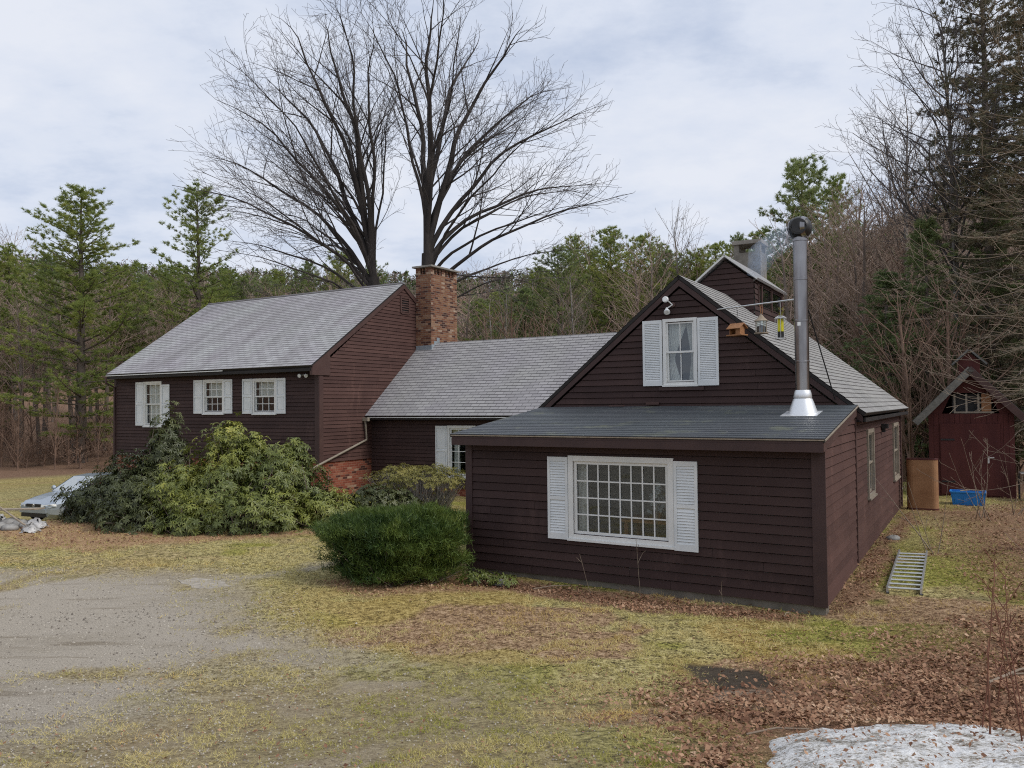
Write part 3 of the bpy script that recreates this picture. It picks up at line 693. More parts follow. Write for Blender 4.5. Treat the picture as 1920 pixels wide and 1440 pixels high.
# chimney of the tall block
def brick_box(mb, P, u0, u1, v0, v1, z0, z1):
    for (a, b) in (((u0, v0), (u1, v0)), ((u1, v0), (u1, v1)), ((u1, v1), (u0, v1)), ((u0, v1), (u0, v0))):
        l = math.hypot(b[0] - a[0], b[1] - a[1]); mb.poly([P(a[0], a[1], z0), P(b[0], b[1], z0), P(b[0], b[1], z1), P(a[0], a[1], z1)], .5, [(0, z0), (l, z0), (l, z1), (0, z1)])
    mb.poly([P(u0, v0, z1), P(u1, v0, z1), P(u1, v1, z1), P(u0, v1, z1)], .5, [(0, 0), (.7, 0), (.7, 1.5), (0, 1.5)])
mb = MB(); brick_box(mb, B, -.035, -.70, 4.78, 6.38, 1.0, 7.42)
for (uu, vv) in ((-.035, 4.78), (-.50, 4.78), (-.035, 6.18), (-.50, 6.18), (-.50, 5.45)):
    brick_box(mb, B, uu, uu - .20, vv, vv + .20, 7.42, 7.66)
for k in range(3): mb.box(B(-.15 - .14 * k, 4.80, 7.42), -.05 * U, .1 * W, .24 * Z)
for k in range(5): mb.box(B(-.62, 5.08 + .22 * k, 7.42), -.07 * U, .09 * W, .24 * Z)
chim = mb.build('chimney', M['brick'], house); chim['label'] = 'tall red brick chimney between the two roofs'
mb = MB(); mb.box(B(.06, 4.68, 7.661), -.86 * U, 1.82 * W, .06 * Z); mb.build('chimney_cap', M['concrete'], chim)
mb = MB()
zr = lambda v: 2.47 + (min(v, 10.168 - v) - 2.055) * (2.53 / 3.029)
mb.box(B(-.03, 4.765, zr(4.70)), -.69 * U, .013 * W, .22 * Z)
for k in range(3): mb.box(B(-.703, 4.77 + .16 * k, zr(4.77 + .16 * k) - .05), -.013 * U, .16 * W, .24 * Z)
mb.build('flashing', M['galv'], chim)

# gable vent
mb = MB(); obox(mb, fB_gable, 3.90, 3.97, 6.0, 6.58, 0, .05); obox(mb, fB_gable, 4.36, 4.43, 6.0, 6.58, 0, .05); obox(mb, fB_gable, 3.97, 4.36, 6.52, 6.59, 0, .047); obox(mb, fB_gable, 3.97, 4.36, 5.97, 6.03, 0, .047)
for k in range(6):
    z_ = 6.05 + k * .08; q = fB_gable(3.97, z_, .045); mb.box(q, fB_gable(4.36, z_, .045) - q, fB_gable(3.97, z_ + .03, .02) - q, .008 * Z)
mb.build('gable_vent', M['trim2'], house)
mb = MB(); obox(mb, fB_gable, 3.97, 4.36, 6.03, 6.52, .019, .022); mb.build('vent_screen', M['black'], house)

# cupola on the front block's ridge and the concrete chimney behind it
cv0, cv1, cw = 6.30, 9.25, .62
rA = lambda u: 5.23 - abs(u - 3.03) * (2.64 / 3.23)
cup = MB(); clapboards(cup, [(3.03 - cw, 4.6), (3.03 + cw, 4.6), (3.03 + cw, 5.50), (3.03, 5.98), (3.03 - cw, 5.50)], lambda s, z, o: A(s, cv0 - o, z), .122)
for sg in (-1, 1):
    fn = (lambda s, z, o: A(3.03 - cw - o, s, z)) if sg < 0 else (lambda s, z, o: A(3.03 + cw + o, s, z))
    clapboards(cup, [(cv0, 4.6), (cv1, 4.6), (cv1, 5.52), (cv0, 5.52)], fn, .122, [(cv0 + .35, cv1 - .25, 4.98, 5.42)] if sg < 0 else ())
cup.poly([A(3.03 - cw, cv1, 4.5), A(3.03 + cw, cv1, 4.5), A(3.03 + cw, cv1, 5.5), A(3.03, cv1, 5.98), A(3.03 - cw, cv1, 5.5)])
cup = cup.build('cupola', M['siding'], house)
D, L_ = slope(A(2.30, 0, 5.53), A(3.03, 0, 6.12))
for ue in (2.30, 3.76):
    D, L_ = slope(A(ue, 0, 5.53), A(3.03, 0, 6.12)); p0 = A(ue, cv0 - .08, 5.53); S_ = (cv1 + .16 - cv0) * W; N_ = unit(np.cross(S_, D)); N_ = N_ if N_[2] > 0 else -N_
    mb = MB(); mb.poly([p0 + N_ * .002, p0 + S_ + N_ * .002, p0 + S_ + D * L_ + N_ * .002, p0 + D * L_ + N_ * .002], .5, [(0, 0), (3.1, 0), (3.1, L_), (0, L_)]); mb.box(p0 - N_ * .05, S_, D * L_, N_ * .048)
    mb.build('cupola_roof', M['roofC'], cup)
    mb = MB(); mb.box(p0 - .016 * W - N_ * .035, D * L_, .014 * W, N_ * .042); mb.build('drip_edge', M['drip'], cup)
mb = MB(); obox(mb, lambda s, z, o: A(3.03 - cw - o, s, z), cv0 + .35, cv1 - .25, 4.98, 5.42, -.03, -.01); mb.build('cupola_window', M['glass'], cup)
mb = MB(); mb.poly([A(3.03 - cw + .2, cv0 + .1, 4.9), A(3.03 - cw + .2, cv1 - .1, 4.9), A(3.03 - cw + .2, cv1 - .1, 5.5), A(3.03 - cw + .2, cv0 + .1, 5.5)]); mb.build('cupola_lining', M['black'], cup)
mb = MB(); fn = lambda s, z, o: A(3.03 - cw - o, s, z)
for s_ in (cv0 + .30, cv0 + .62, cv0 + 1.6, cv1 - .25):
    mb = MB(); obox(mb, fn, s_, s_ + .06, 4.95, 5.45, .0, .034); mb.build('cupola_trim', M['trim2'], cup)
mb = MB(); a0, a1, b0, b1 = 2.99, 3.68, 9.45, 10.15
mb.box(A(a0, b0, 4.6), (a1 - a0) * U, (b1 - b0) * W, 2.12 * Z)
for (uu, vv) in ((a0, b0), (a1 - .14, b0), (a0, b1 - .14), (a1 - .14, b1 - .14)): mb.box(A(uu, vv, 6.721), .14 * U, .14 * W, .22 * Z)
cc_ = mb.build('chimney', M['block'], house); cc_['label'] = 'short grey concrete block chimney behind the cupola'
mb = MB(); mb.box(A(a0 - .04, b0 - .04, 6.942), (a1 - a0 + .08) * U, (b1 - b0 + .08) * W, .10 * Z); mb.build('chimney_cap', M['concrete'], cc_)

# stove pipe through the lean-to roof
pc = lambda z: A(.63, 2.05, z)
mb = MB(); mb.lathe(pc(0), [(.112, 2.75), (.112, 3.43), (.116, 3.435), (.116, 3.46), (.112, 3.465), (.112, 4.10), (.116, 4.105), (.116, 4.13), (.112, 4.135), (.112, 4.78), (.117, 4.785), (.117, 4.82), (.112, 4.825), (.112, 5.42), (.124, 5.425), (.124, 5.455), (.10, 5.46), (.10, 5.50)], 28)
pipe = mb.build('stovepipe', M['metal'], house, True); pipe['label'] = 'tall shiny metal stovepipe with a round black cap'
mb = MB(); mb.lathe(pc(0), [(.235, 2.585), (.225, 2.63), (.15, 2.84), (.137, 2.845), (.145, 2.87), (.132, 2.94), (.118, 2.985)], 28)
mb.box(A(.36, 1.70, 2.562), .56 * U, .56 * (W + .1306 * Z), .008 * Z); mb.build('flashing', M['flash'], pipe, True)
mb = MB(); ax = unit(A(.9, -1.0, 0) - A(0, 0, 0)); cc0 = pc(5.645)
# drum shaped wind cap: a short fat cylinder lying on its side with dark open ends
sd = unit(V3(.80, -.60, 0))
mb.tube([cc0 - sd * .185, cc0 - sd * .165, cc0 - sd * .12, cc0 - sd * .05, cc0 + sd * .05, cc0 + sd * .12, cc0 + sd * .165, cc0 + sd * .185], [.06, .11, .157, .186, .186, .157, .11, .06], 24); mb.lathe(pc(0), [(.10, 5.49), (.105, 5.56)], 20)
wc = mb.build('wind_cap', M['black'], pipe, True)
mb = MB(); fr = unit(V3(-.28, -.96, 0)); 
mb.tube([cc0 + fr * .05 - sd * .03, cc0 + fr * .192 - sd * .03, cc0 + fr * .196 - sd * .03, cc0 + fr * .10 - sd * .03], [.14, .128, .108, .095], 22); mb.build('cap_mouth', M['black'], pipe, True)
mb = MB(); mb.tube([cc0 + sd * .06, cc0 + sd * .125], [.189, .160], 24); mb.tube([cc0 - sd * .150, cc0 - sd * .120], [.134, .160], 24); mb.build('cap_band', M['metal'], pipe, True)
mb = MB(); mb.tube([A(2.33, 3.08, 4.52), A(.74, 2.09, 4.482)], .014, 8); mb.build('brace_pole', M['alum'], pipe)
mb = MB(); mb.tube([A(.52, 2.06, 4.30), A(.284, 3.03, 2.83)], .011, 8); mb.build('brace_rod', M['black'], pipe)
mb = MB(); q = pc(4.06) ; nrm = unit(V3(-.15, -1, 0)); tr_ = np.cross(nrm, Z)
mb.box(q + nrm * .1125 + tr_ * .035 - .03 * Z, tr_ * .05, nrm * .002, .06 * Z); mb.build('sticker', M['white'], pipe)

# floodlights
def flood(P, dirs, plate):
    m = MB(); m.lathe(plate, [(.05, 0), (.05, .03), (.03, .035)], 12, axis=P); b = m.build('floodlight', M['trim2'], house)
    for d, off in dirs:
        c0 = plate + P * .05 + off; d = unit(d)
        k = MB(); k.tube([plate + P * .03, c0 - d * .02], .012, 6); k.tube([c0 - d * .03, c0 + d * .02, c0 + d * .07, c0 + d * .10], [.022, .032, .058, .06], 14); k.build('lamp_head', M['white'], b, True)
        k = MB(); k.tube([c0 + d * .098, c0 + d * .108], [.052, .045], 14); k.build('lamp_glass', M['lamp'], b, True)
flood(-W, [(V3(-.5, -.8, .1), U * .10 + Z * .09), (V3(-.1, -.7, -.7), U * .11 - Z * .08)], A(3.16, 3.085, 4.67))
flood(-W, [(V3(-.3, -.9, -.3), U * .08), (V3(.4, -.85, -.35), -U * .11)], B(.58, -.03, 3.76))
mb = MB(); mb.box(A(-.02, 7.2, 2.2), -.12 * U, .22 * W, .10 * Z); mb.box(A(-.02, 7.25, 2.12), -.06 * U, .12 * W, .078 * Z); mb.build('wall_lamp', M['black'], house)
mb = MB(); mb.box(A(3.46, 3.06, 2.765), .26 * U, -.03 * W, .055 * Z); mb.build('wood_splinter', M['trim2'], house); mb = MB(); mb.box(A(4.15, 3.0, 2.735), .30 * U, -.08 * W, .03 * Z); mb.build('wood_splinter', M['trim2'], house)

# ---------------- curtains and things seen through the panes
def curtain(fn, s_top0, s_top1, s_mid0, s_mid1, z0, z1, dep, label, gather=.45):
    m = MB(); n = 26; rows = 12
    P = lambda i, j: (lambda fz, fs: fn((s_top0 + (s_mid0 - s_top0) * fz) + ((s_top1 + (s_mid1 - s_top1) * fz) - (s_top0 + (s_mid0 - s_top0) * fz)) * fs, z1 + (z0 - z1) * j / rows, dep - .03 * math.sin(fs * 40) * .5))(min(1, (j / rows) / gather) if j / rows < gather else 1 - .5 * (j / rows - gather) / (1 - gather), i / n)
    for i in range(n):
        for j in range(rows): m.poly([P(i, j), P(i + 1, j), P(i + 1, j + 1), P(i, j + 1)])
    o = m.build('curtain', M['curtain'], None, True); return tag(o, label, 'curtain')
curtain(fA_gable, 3.32, 2.93, 3.32, 3.20, 3.2, 4.36, -.12, 'sheer tied back curtain filling the left of the gable window', .62)
curtain(fA_gable, 2.96, 2.75, 2.86, 2.75, 3.2, 4.36, -.12, 'sheer tied back curtain on the right of the gable window', .62)
curtain(fA_front, 3.80, 3.66, 3.79, 3.63, .7, 1.9, -.16, 'patterned curtain at the left edge of the picture window', .5)
for nm, (s0, s1, z0, z1) in (('in the taller window near the left corner', H_b[0]), ('in the middle window of the tall left block', H_b[1]), ('in the window nearest the downhill corner light of the tall block', H_b[2])):
    curtain(fB_front, s1 - .02, s0 + .02, s1 - .02, s0 + .02, (z0 if s0 > 7 else z0 + .45), z1, -.14, 'pale gathered curtain ' + nm)
curtain(fC_front, -3.45, -3.15, -3.4, -3.2, .66, 2.1, -.14, 'long pale curtain in the connecting wing window')
tb = empty('table', A(2.7, 1.2, .05), 'wooden table seen through the picture window', 'table')
mb = MB(); mb.box(A(2.2, .85, .82), 1.15 * U, .7 * W, .04 * Z); mb.build('table_top', M['wood'], tb)
for (du, dv) in ((2.24, .9), (3.25, .9), (2.24, 1.45), (3.25, 1.45)):
    mb = MB(); mb.box(A(du, dv, .05), .06 * U, .06 * W, .769 * Z); mb.build('leg', M['wood'], tb)
fl = empty('flower_pot', A(2.78, 1.1, .861), 'white flowering plant on the table inside the picture window', 'plant')
mb = MB(); mb.lathe(A(2.78, 1.1, .861), [(.05, 0), (.075, .12)], 14); mb.build('pot', M['rust'], fl, True)
mb = MB()
for k in range(70):
    a_, h_ = random.uniform(0, 6.28), random.uniform(.12, .58); rr_ = .13 * random.random() ** .5 * (1.3 - h_)
    q = A(2.78, 1.1, .861 + h_) + V3(math.cos(a_) * rr_, math.sin(a_) * rr_, 0); e1 = RS.normal(size=3) * .035; e2 = RS.normal(size=3) * .035; mb.poly([q - e1, q + e2, q + e1, q - e2])
mb.build('blossom', M['white'], fl)
ch = empty('chair', A(2.45, .62, .05), 'pale tubular chair frame seen low in the right of the picture window', 'chair')
mb = MB(); mb.tube([A(2.62, .6, .86), A(2.62, .6, 1.16), A(2.52, .6, 1.2), A(2.42, .6, 1.16), A(2.36, .62, .5), A(2.34, .6, .06)], .012, 8); mb.build('backrest', M['tan'], ch)
mb = MB(); mb.box(A(2.36, .5, .5), .4 * U, .4 * W, .04 * Z); mb.build('seat', M['wood'], ch)
bl = MB(); bl.box(A(.08, 4.85, 1.05), .05 * U, .6 * W, .40 * Z); tag(bl.build('storage_bin', M['blue']), 'bright blue bin standing inside the nearer right side window', 'bin')

# ------------------------------------------------------------------ bird feeders on the brace pole
pole = lambda q: A(2.33 - 1.59 * q, 3.08 - .99 * q, 4.52 - .038 * q)
f1 = empty('bird_feeder', pole(.285) - .50 * Z, 'small wooden house shaped bird feeder hung nearest the gable window', 'bird feeder', 'bird feeders on the brace pole')
p = pole(.285); bz = p[2] - .52
X1, Y1 = unit(V3(.62, -.78, 0)), unit(V3(.78, .62, 0))
c0 = V3(p[0], p[1], bz)
mb = MB(); mb.box(c0 - X1 * .16 - Y1 * .10, X1 * .32, Y1 * .20, .022 * Z); mb.build('tray', M['wood'], f1)
mb = MB()
mb.box(c0 - X1 * .11 - Y1 * .07 + .0225 * Z, X1 * .012, Y1 * .14, .12 * Z); mb.poly([c0 + X1 * .11 - Y1 * .07 + .0225 * Z, c0 + X1 * .11 + Y1 * .07 + .0225 * Z, c0 + X1 * .11 + Y1 * .07 + .14 * Z, c0 + X1 * .11 + .20 * Z, c0 + X1 * .11 - Y1 * .07 + .14 * Z])
mb.box(c0 + X1 * .02 - Y1 * .071 + .0225 * Z, X1 * .088, Y1 * .012, .13 * Z); mb.box(c0 - X1 * .10 + Y1 * .06 + .0225 * Z, X1 * .2, Y1 * .012, .13 * Z); mb.build('body', M['wood'], f1)
mb = MB()
for sg in (-1, 1):
    d = Y1 * sg * .125 - .095 * Z; mb.box(c0 - X1 * .145 + .222 * Z, X1 * .29, d, unit(np.cross(X1, d)) * .012)
mb.build('roof', M['wood'], f1)
mb = MB(); mb.tube([c0 + .222 * Z, c0 + .33 * Z, c0 + V3(.02, 0, .38), p], .004, 5); mb.build('hanger', M['black'], f1)

p = pole(.60); f2 = empty('bird_feeder', p - .5 * Z, 'lantern shaped bird feeder with a pale cone roof, middle of the three', 'bird feeder', 'bird feeders on the brace pole'); c0 = p - .50 * Z
mb = MB(); mb.lathe(c0, [(.125, .20), (.06, .255), (.02, .31), (.012, .33)], 20); mb.build('roof', M['wood_grey'], f2, True)
mb = MB(); mb.lathe(c0, [(.085, .0), (.088, .198)], 18); mb.build('seed_tube', M['glass'], f2, True)
mb = MB(); mb.lathe(c0, [(.078, .005), (.078, .10), (.02, .13)], 16); mb.build('seed', M['black'], f2, True)
mb = MB(); mb.lathe(c0, [(.12, -.02), (.12, -.002)], 18); mb.build('tray', M['wood_grey'], f2)
mb = MB()
for k in range(9): a_ = k * .698; mb.tube([c0 + V3(math.cos(a_) * .092, math.sin(a_) * .092, 0), c0 + V3(math.cos(a_) * .092, math.sin(a_) * .092, .2)], .004, 5)
mb.build('cage', M['wood_grey'], f2)
mb = MB(); mb.tube([c0 + .32 * Z, p - X1 * .02], .008, 5); mb.tube([c0 + .32 * Z + X1 * .03, p + X1 * .02], .006, 5); mb.build('hanger', M['wood'], f2)

p = pole(.835); f3 = empty('bird_feeder', p - .62 * Z, 'caged bird feeder with a bright yellow tube, closest to the stovepipe', 'bird feeder', 'bird feeders on the brace pole'); c0 = p - .64 * Z
mb = MB(); mb.lathe(c0, [(.05, .13), (.05, .34)], 16); mb.build('seed_tube', M['yellow'], f3, True)
mb = MB(); mb.lathe(c0, [(.052, .03), (.052, .128)], 16); mb.build('seed', M['black'], f3, True)
mb = MB(); mb.lathe(c0, [(.10, .345), (.10, .36), (.03, .40)], 18); mb.build('lid', M['alum'], f3, True)
mb = MB(); mb.lathe(c0, [(.095, -.0), (.095, .02)], 18)
for k in range(10): a_ = k * .628; mb.tube([c0 + V3(math.cos(a_) * .09, math.sin(a_) * .09, .0), c0 + V3(math.cos(a_) * .09, math.sin(a_) * .09, .35)], .0045, 5)
mb.build('cage', M['alum'], f3)
mb = MB(); mb.tube([c0 + .39 * Z, c0 + .45 * Z, p], .006, 5); mb.build('hanger', M['bag'], f3)
mb = MB()
for k in range(26): q = c0 + Z * random.uniform(.40, .52) + RS.normal(size=3) * .022; e1 = RS.normal(size=3) * .02; e2 = RS.normal(size=3) * .02; mb.poly([q - e1, q + e2, q + e1])
mb.build('green_ribbon', M['azalea'], f3)

# ------------------------------------------------------------------ yard objects
# red shed beyond the yard
sx0, sx1 = V3(12.29, 23.45, 0), V3(14.18, 22.42, 0)
SX = unit(sx1 - sx0); SW = float(np.linalg.norm(sx1 - sx0)); SY = V3(-SX[1], SX[0], 0); SO = V3(12.29, 23.45, gz(12.3, 23.4))
Sf = lambda s, z, o: SO + SX * s - SY * o + Z * z
shed = empty('shed', SO, 'small dark red garden shed with a gable roof and tiny roof cupola', 'shed')
mb = MB(); mid = SW / 2
# vertical board front, with a gable opening
for k in range(16):
    a, b = SW * k / 16, SW * (k + 1) / 16 - .006; ztop = lambda s: 2.46 + (1 - abs(s - mid) / mid) * 1.15
    zt = 2.40; mb.box(Sf(a, 0, 0), SX * (b - a), SY * .02, zt * Z, random.random())
mb.box(Sf(0, 0, -.03), .03 * SX, 3.0 * SY, 2.5 * Z); mb.box(Sf(SW - .03, 0, -.03), .03 * SX, 3.0 * SY, 2.5 * Z); mb.box(Sf(0, 0, -3.03), SW * SX, .03 * SY, 2.5 * Z)
mb.poly([Sf(0, 2.4, -.01), Sf(.35, 2.4, -.01), Sf(.62, 3.0, -.01), Sf(.62, 3.05, -.01)]); mb.poly([Sf(SW, 2.4, -.01), Sf(SW - .35, 2.4, -.01), Sf(SW - .62, 3.0, -.01), Sf(SW - .62, 3.05, -.01)]); mb.poly([Sf(.62, 3.0, -.01), Sf(SW - .62, 3.0, -.01), Sf(mid, 3.60, -.01)])
mb.poly([Sf(0, 2.4, -3.04), Sf(SW, 2.4, -3.04), Sf(mid, 3.6, -3.04)])
mb.build('wall', M['red'], shed)
mb = MB(); mb.box(Sf(.30, .06, .004), 1.5 * SX, .03 * -SY, 2.05 * Z); mb.build('door', M['red'], shed)
door = shed.children[-1]
mb = MB(); mb.box(Sf(1.48, 1.13, .036), .16 * SX, -.03 * SY, .03 * Z); mb.box(Sf(1.48, .98, .036), .04 * SX, -.03 * SY, .2 * Z); mb.build('handle', M['alum'], door)
mb = MB(); mb.box(Sf(.31, 1.62, .036), .35 * SX, -.012 * SY, .05 * Z); mb.build('hinge', M['black'], door); mb = MB(); mb.box(Sf(.31, .4, .036), .35 * SX, -.012 * SY, .05 * Z); mb.build('hinge', M['black'], door)
for sg in (-1, 1):
    e0 = Sf(mid + sg * (mid + .38), 2.16, .30); r0 = Sf(mid, 3.72, .30); d = r0 - e0; n_ = unit(np.cross(d, SY)); n_ = n_ if n_[2] > 0 else -n_
    mb = MB(); mb.box(e0, d, 3.6 * SY, .05 * n_); mb.build('roof', M['shed_roof'], shed)
    mb = MB(); mb.box(e0 - n_ * .15 - SY * .03, d, .028 * SY, .19 * n_); mb.build('rake_board', M['old_board' if sg < 0 else 'trim2'], shed)
mb = MB(); mb.box(Sf(.62, 2.42, -.4), .9 * SX, .02 * SY, .55 * Z); mb.build('loft_lining', M['black'], shed)
mb = MB()
for s_ in (.66, .96, 1.26): mb.box(Sf(s_, 2.41, -.02), .05 * SX, .03 * SY, .56 * Z)
mb.box(Sf(.66, 2.41, -.015), 1.0 * SX, .03 * SY, .05 * Z); mb.build('loft_window', M['tan'], shed)
mb = MB(); mb.box(Sf(1.36, 2.45, -.03), .24 * SX, .03 * SY, .52 * Z); mb.build('loft_panel', M['wood'], shed)
cup2 = MB(); cup2.box(Sf(mid - .27, 3.35, .1), .54 * SX, .55 * SY, .56 * Z); cup2.poly([Sf(mid - .27, 3.91, .1), Sf(mid + .27, 3.91, .1), Sf(mid, 4.17, .1)]); cup2 = cup2.build('cupola', M['red'], shed)
mb = MB()
for sg in (-1, 1):
    e0 = Sf(mid + sg * .42, 3.80, .22); d = Sf(mid, 4.22, .22) - e0; n_ = unit(np.cross(d, SY)); n_ = n_ if n_[2] > 0 else -n_; mb.box(e0, d, .8 * SY, .05 * n_)
mb.build('cupola_roof', M['shed_roof'], cup2)

# upright rust coloured oil tank: stadium section, rounded rims
tk = V3(10.45, 20.3, 0); tk[2] = gz(tk[0], tk[1]); tf = unit(V3(.885, -.465, 0)); tn = V3(-tf[1], tf[0], 0)
def stadium(hw, hd, z, sh=0, n=10):
    P = []
    for k in range(n + 1): a = -math.pi / 2 + math.pi * k / n; P.append(tk + tf * (hw - hd + math.cos(a) * hd - sh) + tn * (math.sin(a) * hd) + z * Z)
    for k in range(n + 1): a = math.pi / 2 + math.pi * k / n; P.append(tk + tf * (-(hw - hd) + math.cos(a) * hd + sh) + tn * (math.sin(a) * hd) + z * Z)
    return P
mb = MB(); rings = [stadium(.345, .13, .0), stadium(.36, .145, .015), stadium(.36, .145, 1.28), stadium(.345, .13, 1.30), stadium(.30, .09, 1.315)]
for a, b in zip(rings, rings[1:]):
    for k in range(len(a)): mb.poly([a[k], a[(k + 1) % len(a)], b[(k + 1) % len(a)], b[k]])
mb.poly(rings[-1]); mb.poly(rings[0][::-1])
tank = empty('oil_tank', tk, 'upright tan and rust coloured tank standing between the house and the shed', 'tank')
mb.build('body', M['rust'], tank, True)
mb = MB()
for z_ in (1.285, .03):
    P = stadium(.367, .15, z_); P2 = stadium(.367, .15, z_ + .03)
    for k in range(len(P)): mb.poly([P[k], P[(k + 1) % len(P)], P2[(k + 1) % len(P)], P2[k]])
    mb.poly(P2); mb.poly(P)
mb.build('rim', M['red'], tank)

# blue tub with a stick across
tc = V3(12.18, 21.3, 0); tc[2] = gz(tc[0], tc[1]); bx, by = unit(V3(.86, -.5, 0)), unit(V3(.5, .86, 0))
tub = empty('plastic_tub', tc, 'bright blue plastic tub on the grass in front of the shed', 'tub')
mb = MB(); lo = [(-.36, -.22), (.36, -.22), (.36, .22), (-.36, .22)]; hi = [(-.41, -.26), (.41, -.26), (.41, .26), (-.41, .26)]; hi2 = [(-.39, -.24), (.39, -.24), (.39, .24), (-.39, .24)]
G = lambda q, z: tc + bx * q[0] + by * q[1] + Z * z
for k in range(4):
    k2 = (k + 1) % 4; mb.poly([G(lo[k], 0), G(lo[k2], 0), G(hi[k2], .36), G(hi[k], .36)]); mb.poly([G(hi[k], .36), G(hi[k2], .36), G(hi2[k2], .36), G(hi2[k], .36)]); mb.poly([G(hi2[k], .36), G(hi2[k2], .36), G(lo[k2], .02), G(lo[k], .02)])
mb.poly([G(q, .02) for q in lo]); mb.build('body', M['blue'], tub)
mb = MB()
for k in range(4): k2 = (k + 1) % 4; a, b = G(hi[k], .33), G(hi[k2], .33); n_ = unit(np.cross(b - a, Z)); mb.box(a, b - a, n_ * .02, .03 * Z)
for k in range(4): q = G((-.30 + .2 * k, -.235), .05); mb.box(q, bx * .02, -by * .015, .26 * Z)
mb.build('rim', M['blue'], tub)
mb = MB(); mb.tube([G((-.18, -.2), .375), G((.05, -.1), .40), G((.34, -.06), .385)], [.018, .02, .014], 6); tag(mb.build('stick', M['wood_grey']), 'short grey stick lying across the blue tub', 'stick')
# aluminium ladder lying on the grass
l0, l1, r0, r1 = V3(5.43, 11.62, 0), V3(7.0, 14.46, 0), V3(5.82, 11.42, 0), V3(7.40, 14.25, 0)
for q in (l0, l1, r0, r1): q[2] = gz(q[0], q[1]) + .07
lad = empty('ladder', (l0 + r1) / 2 - V3(0, 0, .07), 'aluminium ladder section lying flat beside the right house wall', 'ladder')
wv = (r0 - l0); ld = l1 - l0
for q in (l0, r0):
    mb = MB(); mb.box(q - unit(wv) * .012 - .045 * Z, ld, unit(wv) * .026, .075 * Z); mb.build('rail', M['alum'], lad)
for k in range(11):
    mb = MB(); q = l0 + ld * ((k + .35) / 11.2); mb.tube([q + unit(wv) * .015, q + wv - unit(wv) * .0], .017, 8); mb.build('rung', M['alum'], lad)
for q in (l0, r0):
    mb = MB(); mb.box(q - unit(wv) * .02 - unit(ld) * .04 - .075 * Z, unit(wv) * .05, unit(ld) * .08, .03 * Z); mb.build('foot', M['black'], lad)
# white propane tank peeping past the house, dark covered grill at the right edge
pt = V3(10.4, 22.2, 0); pt[2] = gz(10.4, 22.2)
pro = empty('gas_tank', pt, 'small white horizontal gas tank just past the house corner', 'tank')
mb = MB(); mb.lathe(pt + V3(-.55, .1, .36), [(.05, 0), (.15, .05), (.19, .14), (.19, .85), (.15, .95), (.05, 1.0)], 20, axis=(1, -.15, 0)); mb.build('body', M['white'], pro, True)
mb = MB(); mb.box(pt + V3(-.3, -.12, 0), V3(.08, 0, 0), V3(0, .3, 0), .2 * Z); mb.box(pt + V3(.2, -.18, 0), V3(.08, 0, 0), V3(0, .3, 0), .2 * Z); mb.build('foot', M['concrete'], pro)
mb = MB(); mb.lathe(pt + V3(-.1, .03, .55), [(.05, 0), (.06, .12), (.03, .14)], 12); mb.build('valve_cap', M['white'], pro, True)
mb = MB(); mb.tube([pt + V3(-.15, .5, 0), pt + V3(-.15, .5, .95)], .045, 8); tag(mb.build('post', M['white']), 'short white post behind the small gas tank', 'post')
gp_ = V3(14.6, 21.6, 0); gp_[2] = gz(14.6, 21.6)
gr = empty('grill', gp_, 'dark covered barbecue grill at the right edge of the shed', 'grill')
mb = MB(); mb.lathe(gp_ + V3(-.45, .25, .80), [(.06, 0), (.20, .03), (.25, .12), (.25, .78), (.20, .87), (.06, .9)], 18, axis=(.9, -.45, 0)); mb.build('lid', M['black'], gr, True)
mb = MB(); mb.box(gp_ + V3(-.62, .30, .74), V3(1.2, -.6, 0), V3(.2, .4, 0), .03 * Z); mb.build('shelf', M['alum'], gr)
for du in (-.4, .45):
    for dv in (0, .3):
        mb = MB(); mb.tube([gp_ + V3(du, .22 - du * .5 + dv, 0), gp_ + V3(du, .22 - du * .5 + dv, .745)], .025, 8); mb.build('leg', M['black'], gr)

# parked car behind the bushes
CO = V3(-15.85, 26.3, 0); CO[2] = -.98; CF = unit(V3(-.38, -.925, 0)); CL = V3(-CF[1], CF[0], 0)
Cc = lambda x, y, z: CO - CF * x + CL * y + Z * z    # x back from the nose, y to the car's left
car = empty('parked_car', CO, 'silver blue hatchback parked on the low field, half hidden by the dark bush', 'car')
st = [(0, .60, .30, .58, .62), (.06, .70, .22, .60, .66), (.25, .80, .18, .62, .74), (.6, .85, .17, .66, .82), (1.0, .865, .17, .70, .89), (1.3, .87, .17, .72, .93), (2.2, .875, .17, .74, .95), (3.2, .87, .17, .75, .97), (3.8, .84, .2, .76, .97), (4.05, .78, .26, .74, .93), (4.12, .70, .34, .66, .84)]
def ring(x, w, zb, zs, zt):
    h = [(0, zb), (w * .8, zb), (w * .97, zb + .10), (w, (zb + zs) / 2 + .06), (w * .985, zs), (w * .90, zt - .03), (w * .70, zt), (0, zt + .02)]
    return [Cc(x, y, z) for y, z in h] + [Cc(x, -y, z) for y, z in h[-2:0:-1]]
mb = MB(); rr = [ring(*s) for s in st]
for a, b in zip(rr, rr[1:]):
    for k in range(len(a)): mb.poly([a[k], a[(k + 1) % len(a)], b[(k + 1) % len(a)], b[k]])
mb.poly(rr[0]); mb.poly(rr[-1][::-1]); body = mb.build('body', M['paint'], car, True)
gh = [(1.22, .70, .93), (1.95, .58, 1.38), (2.5, .60, 1.43), (3.3, .585, 1.41), (3.75, .56, 1.30), (4.02, .62, .97)]
mb = MB()
for (x0, w0, z0), (x1, w1, z1) in list(zip(gh, gh[1:]))[1:4]: mb.poly([Cc(x0, -w0, z0), Cc(x0, w0, z0), Cc(x1, w1, z1), Cc(x1, -w1, z1)])
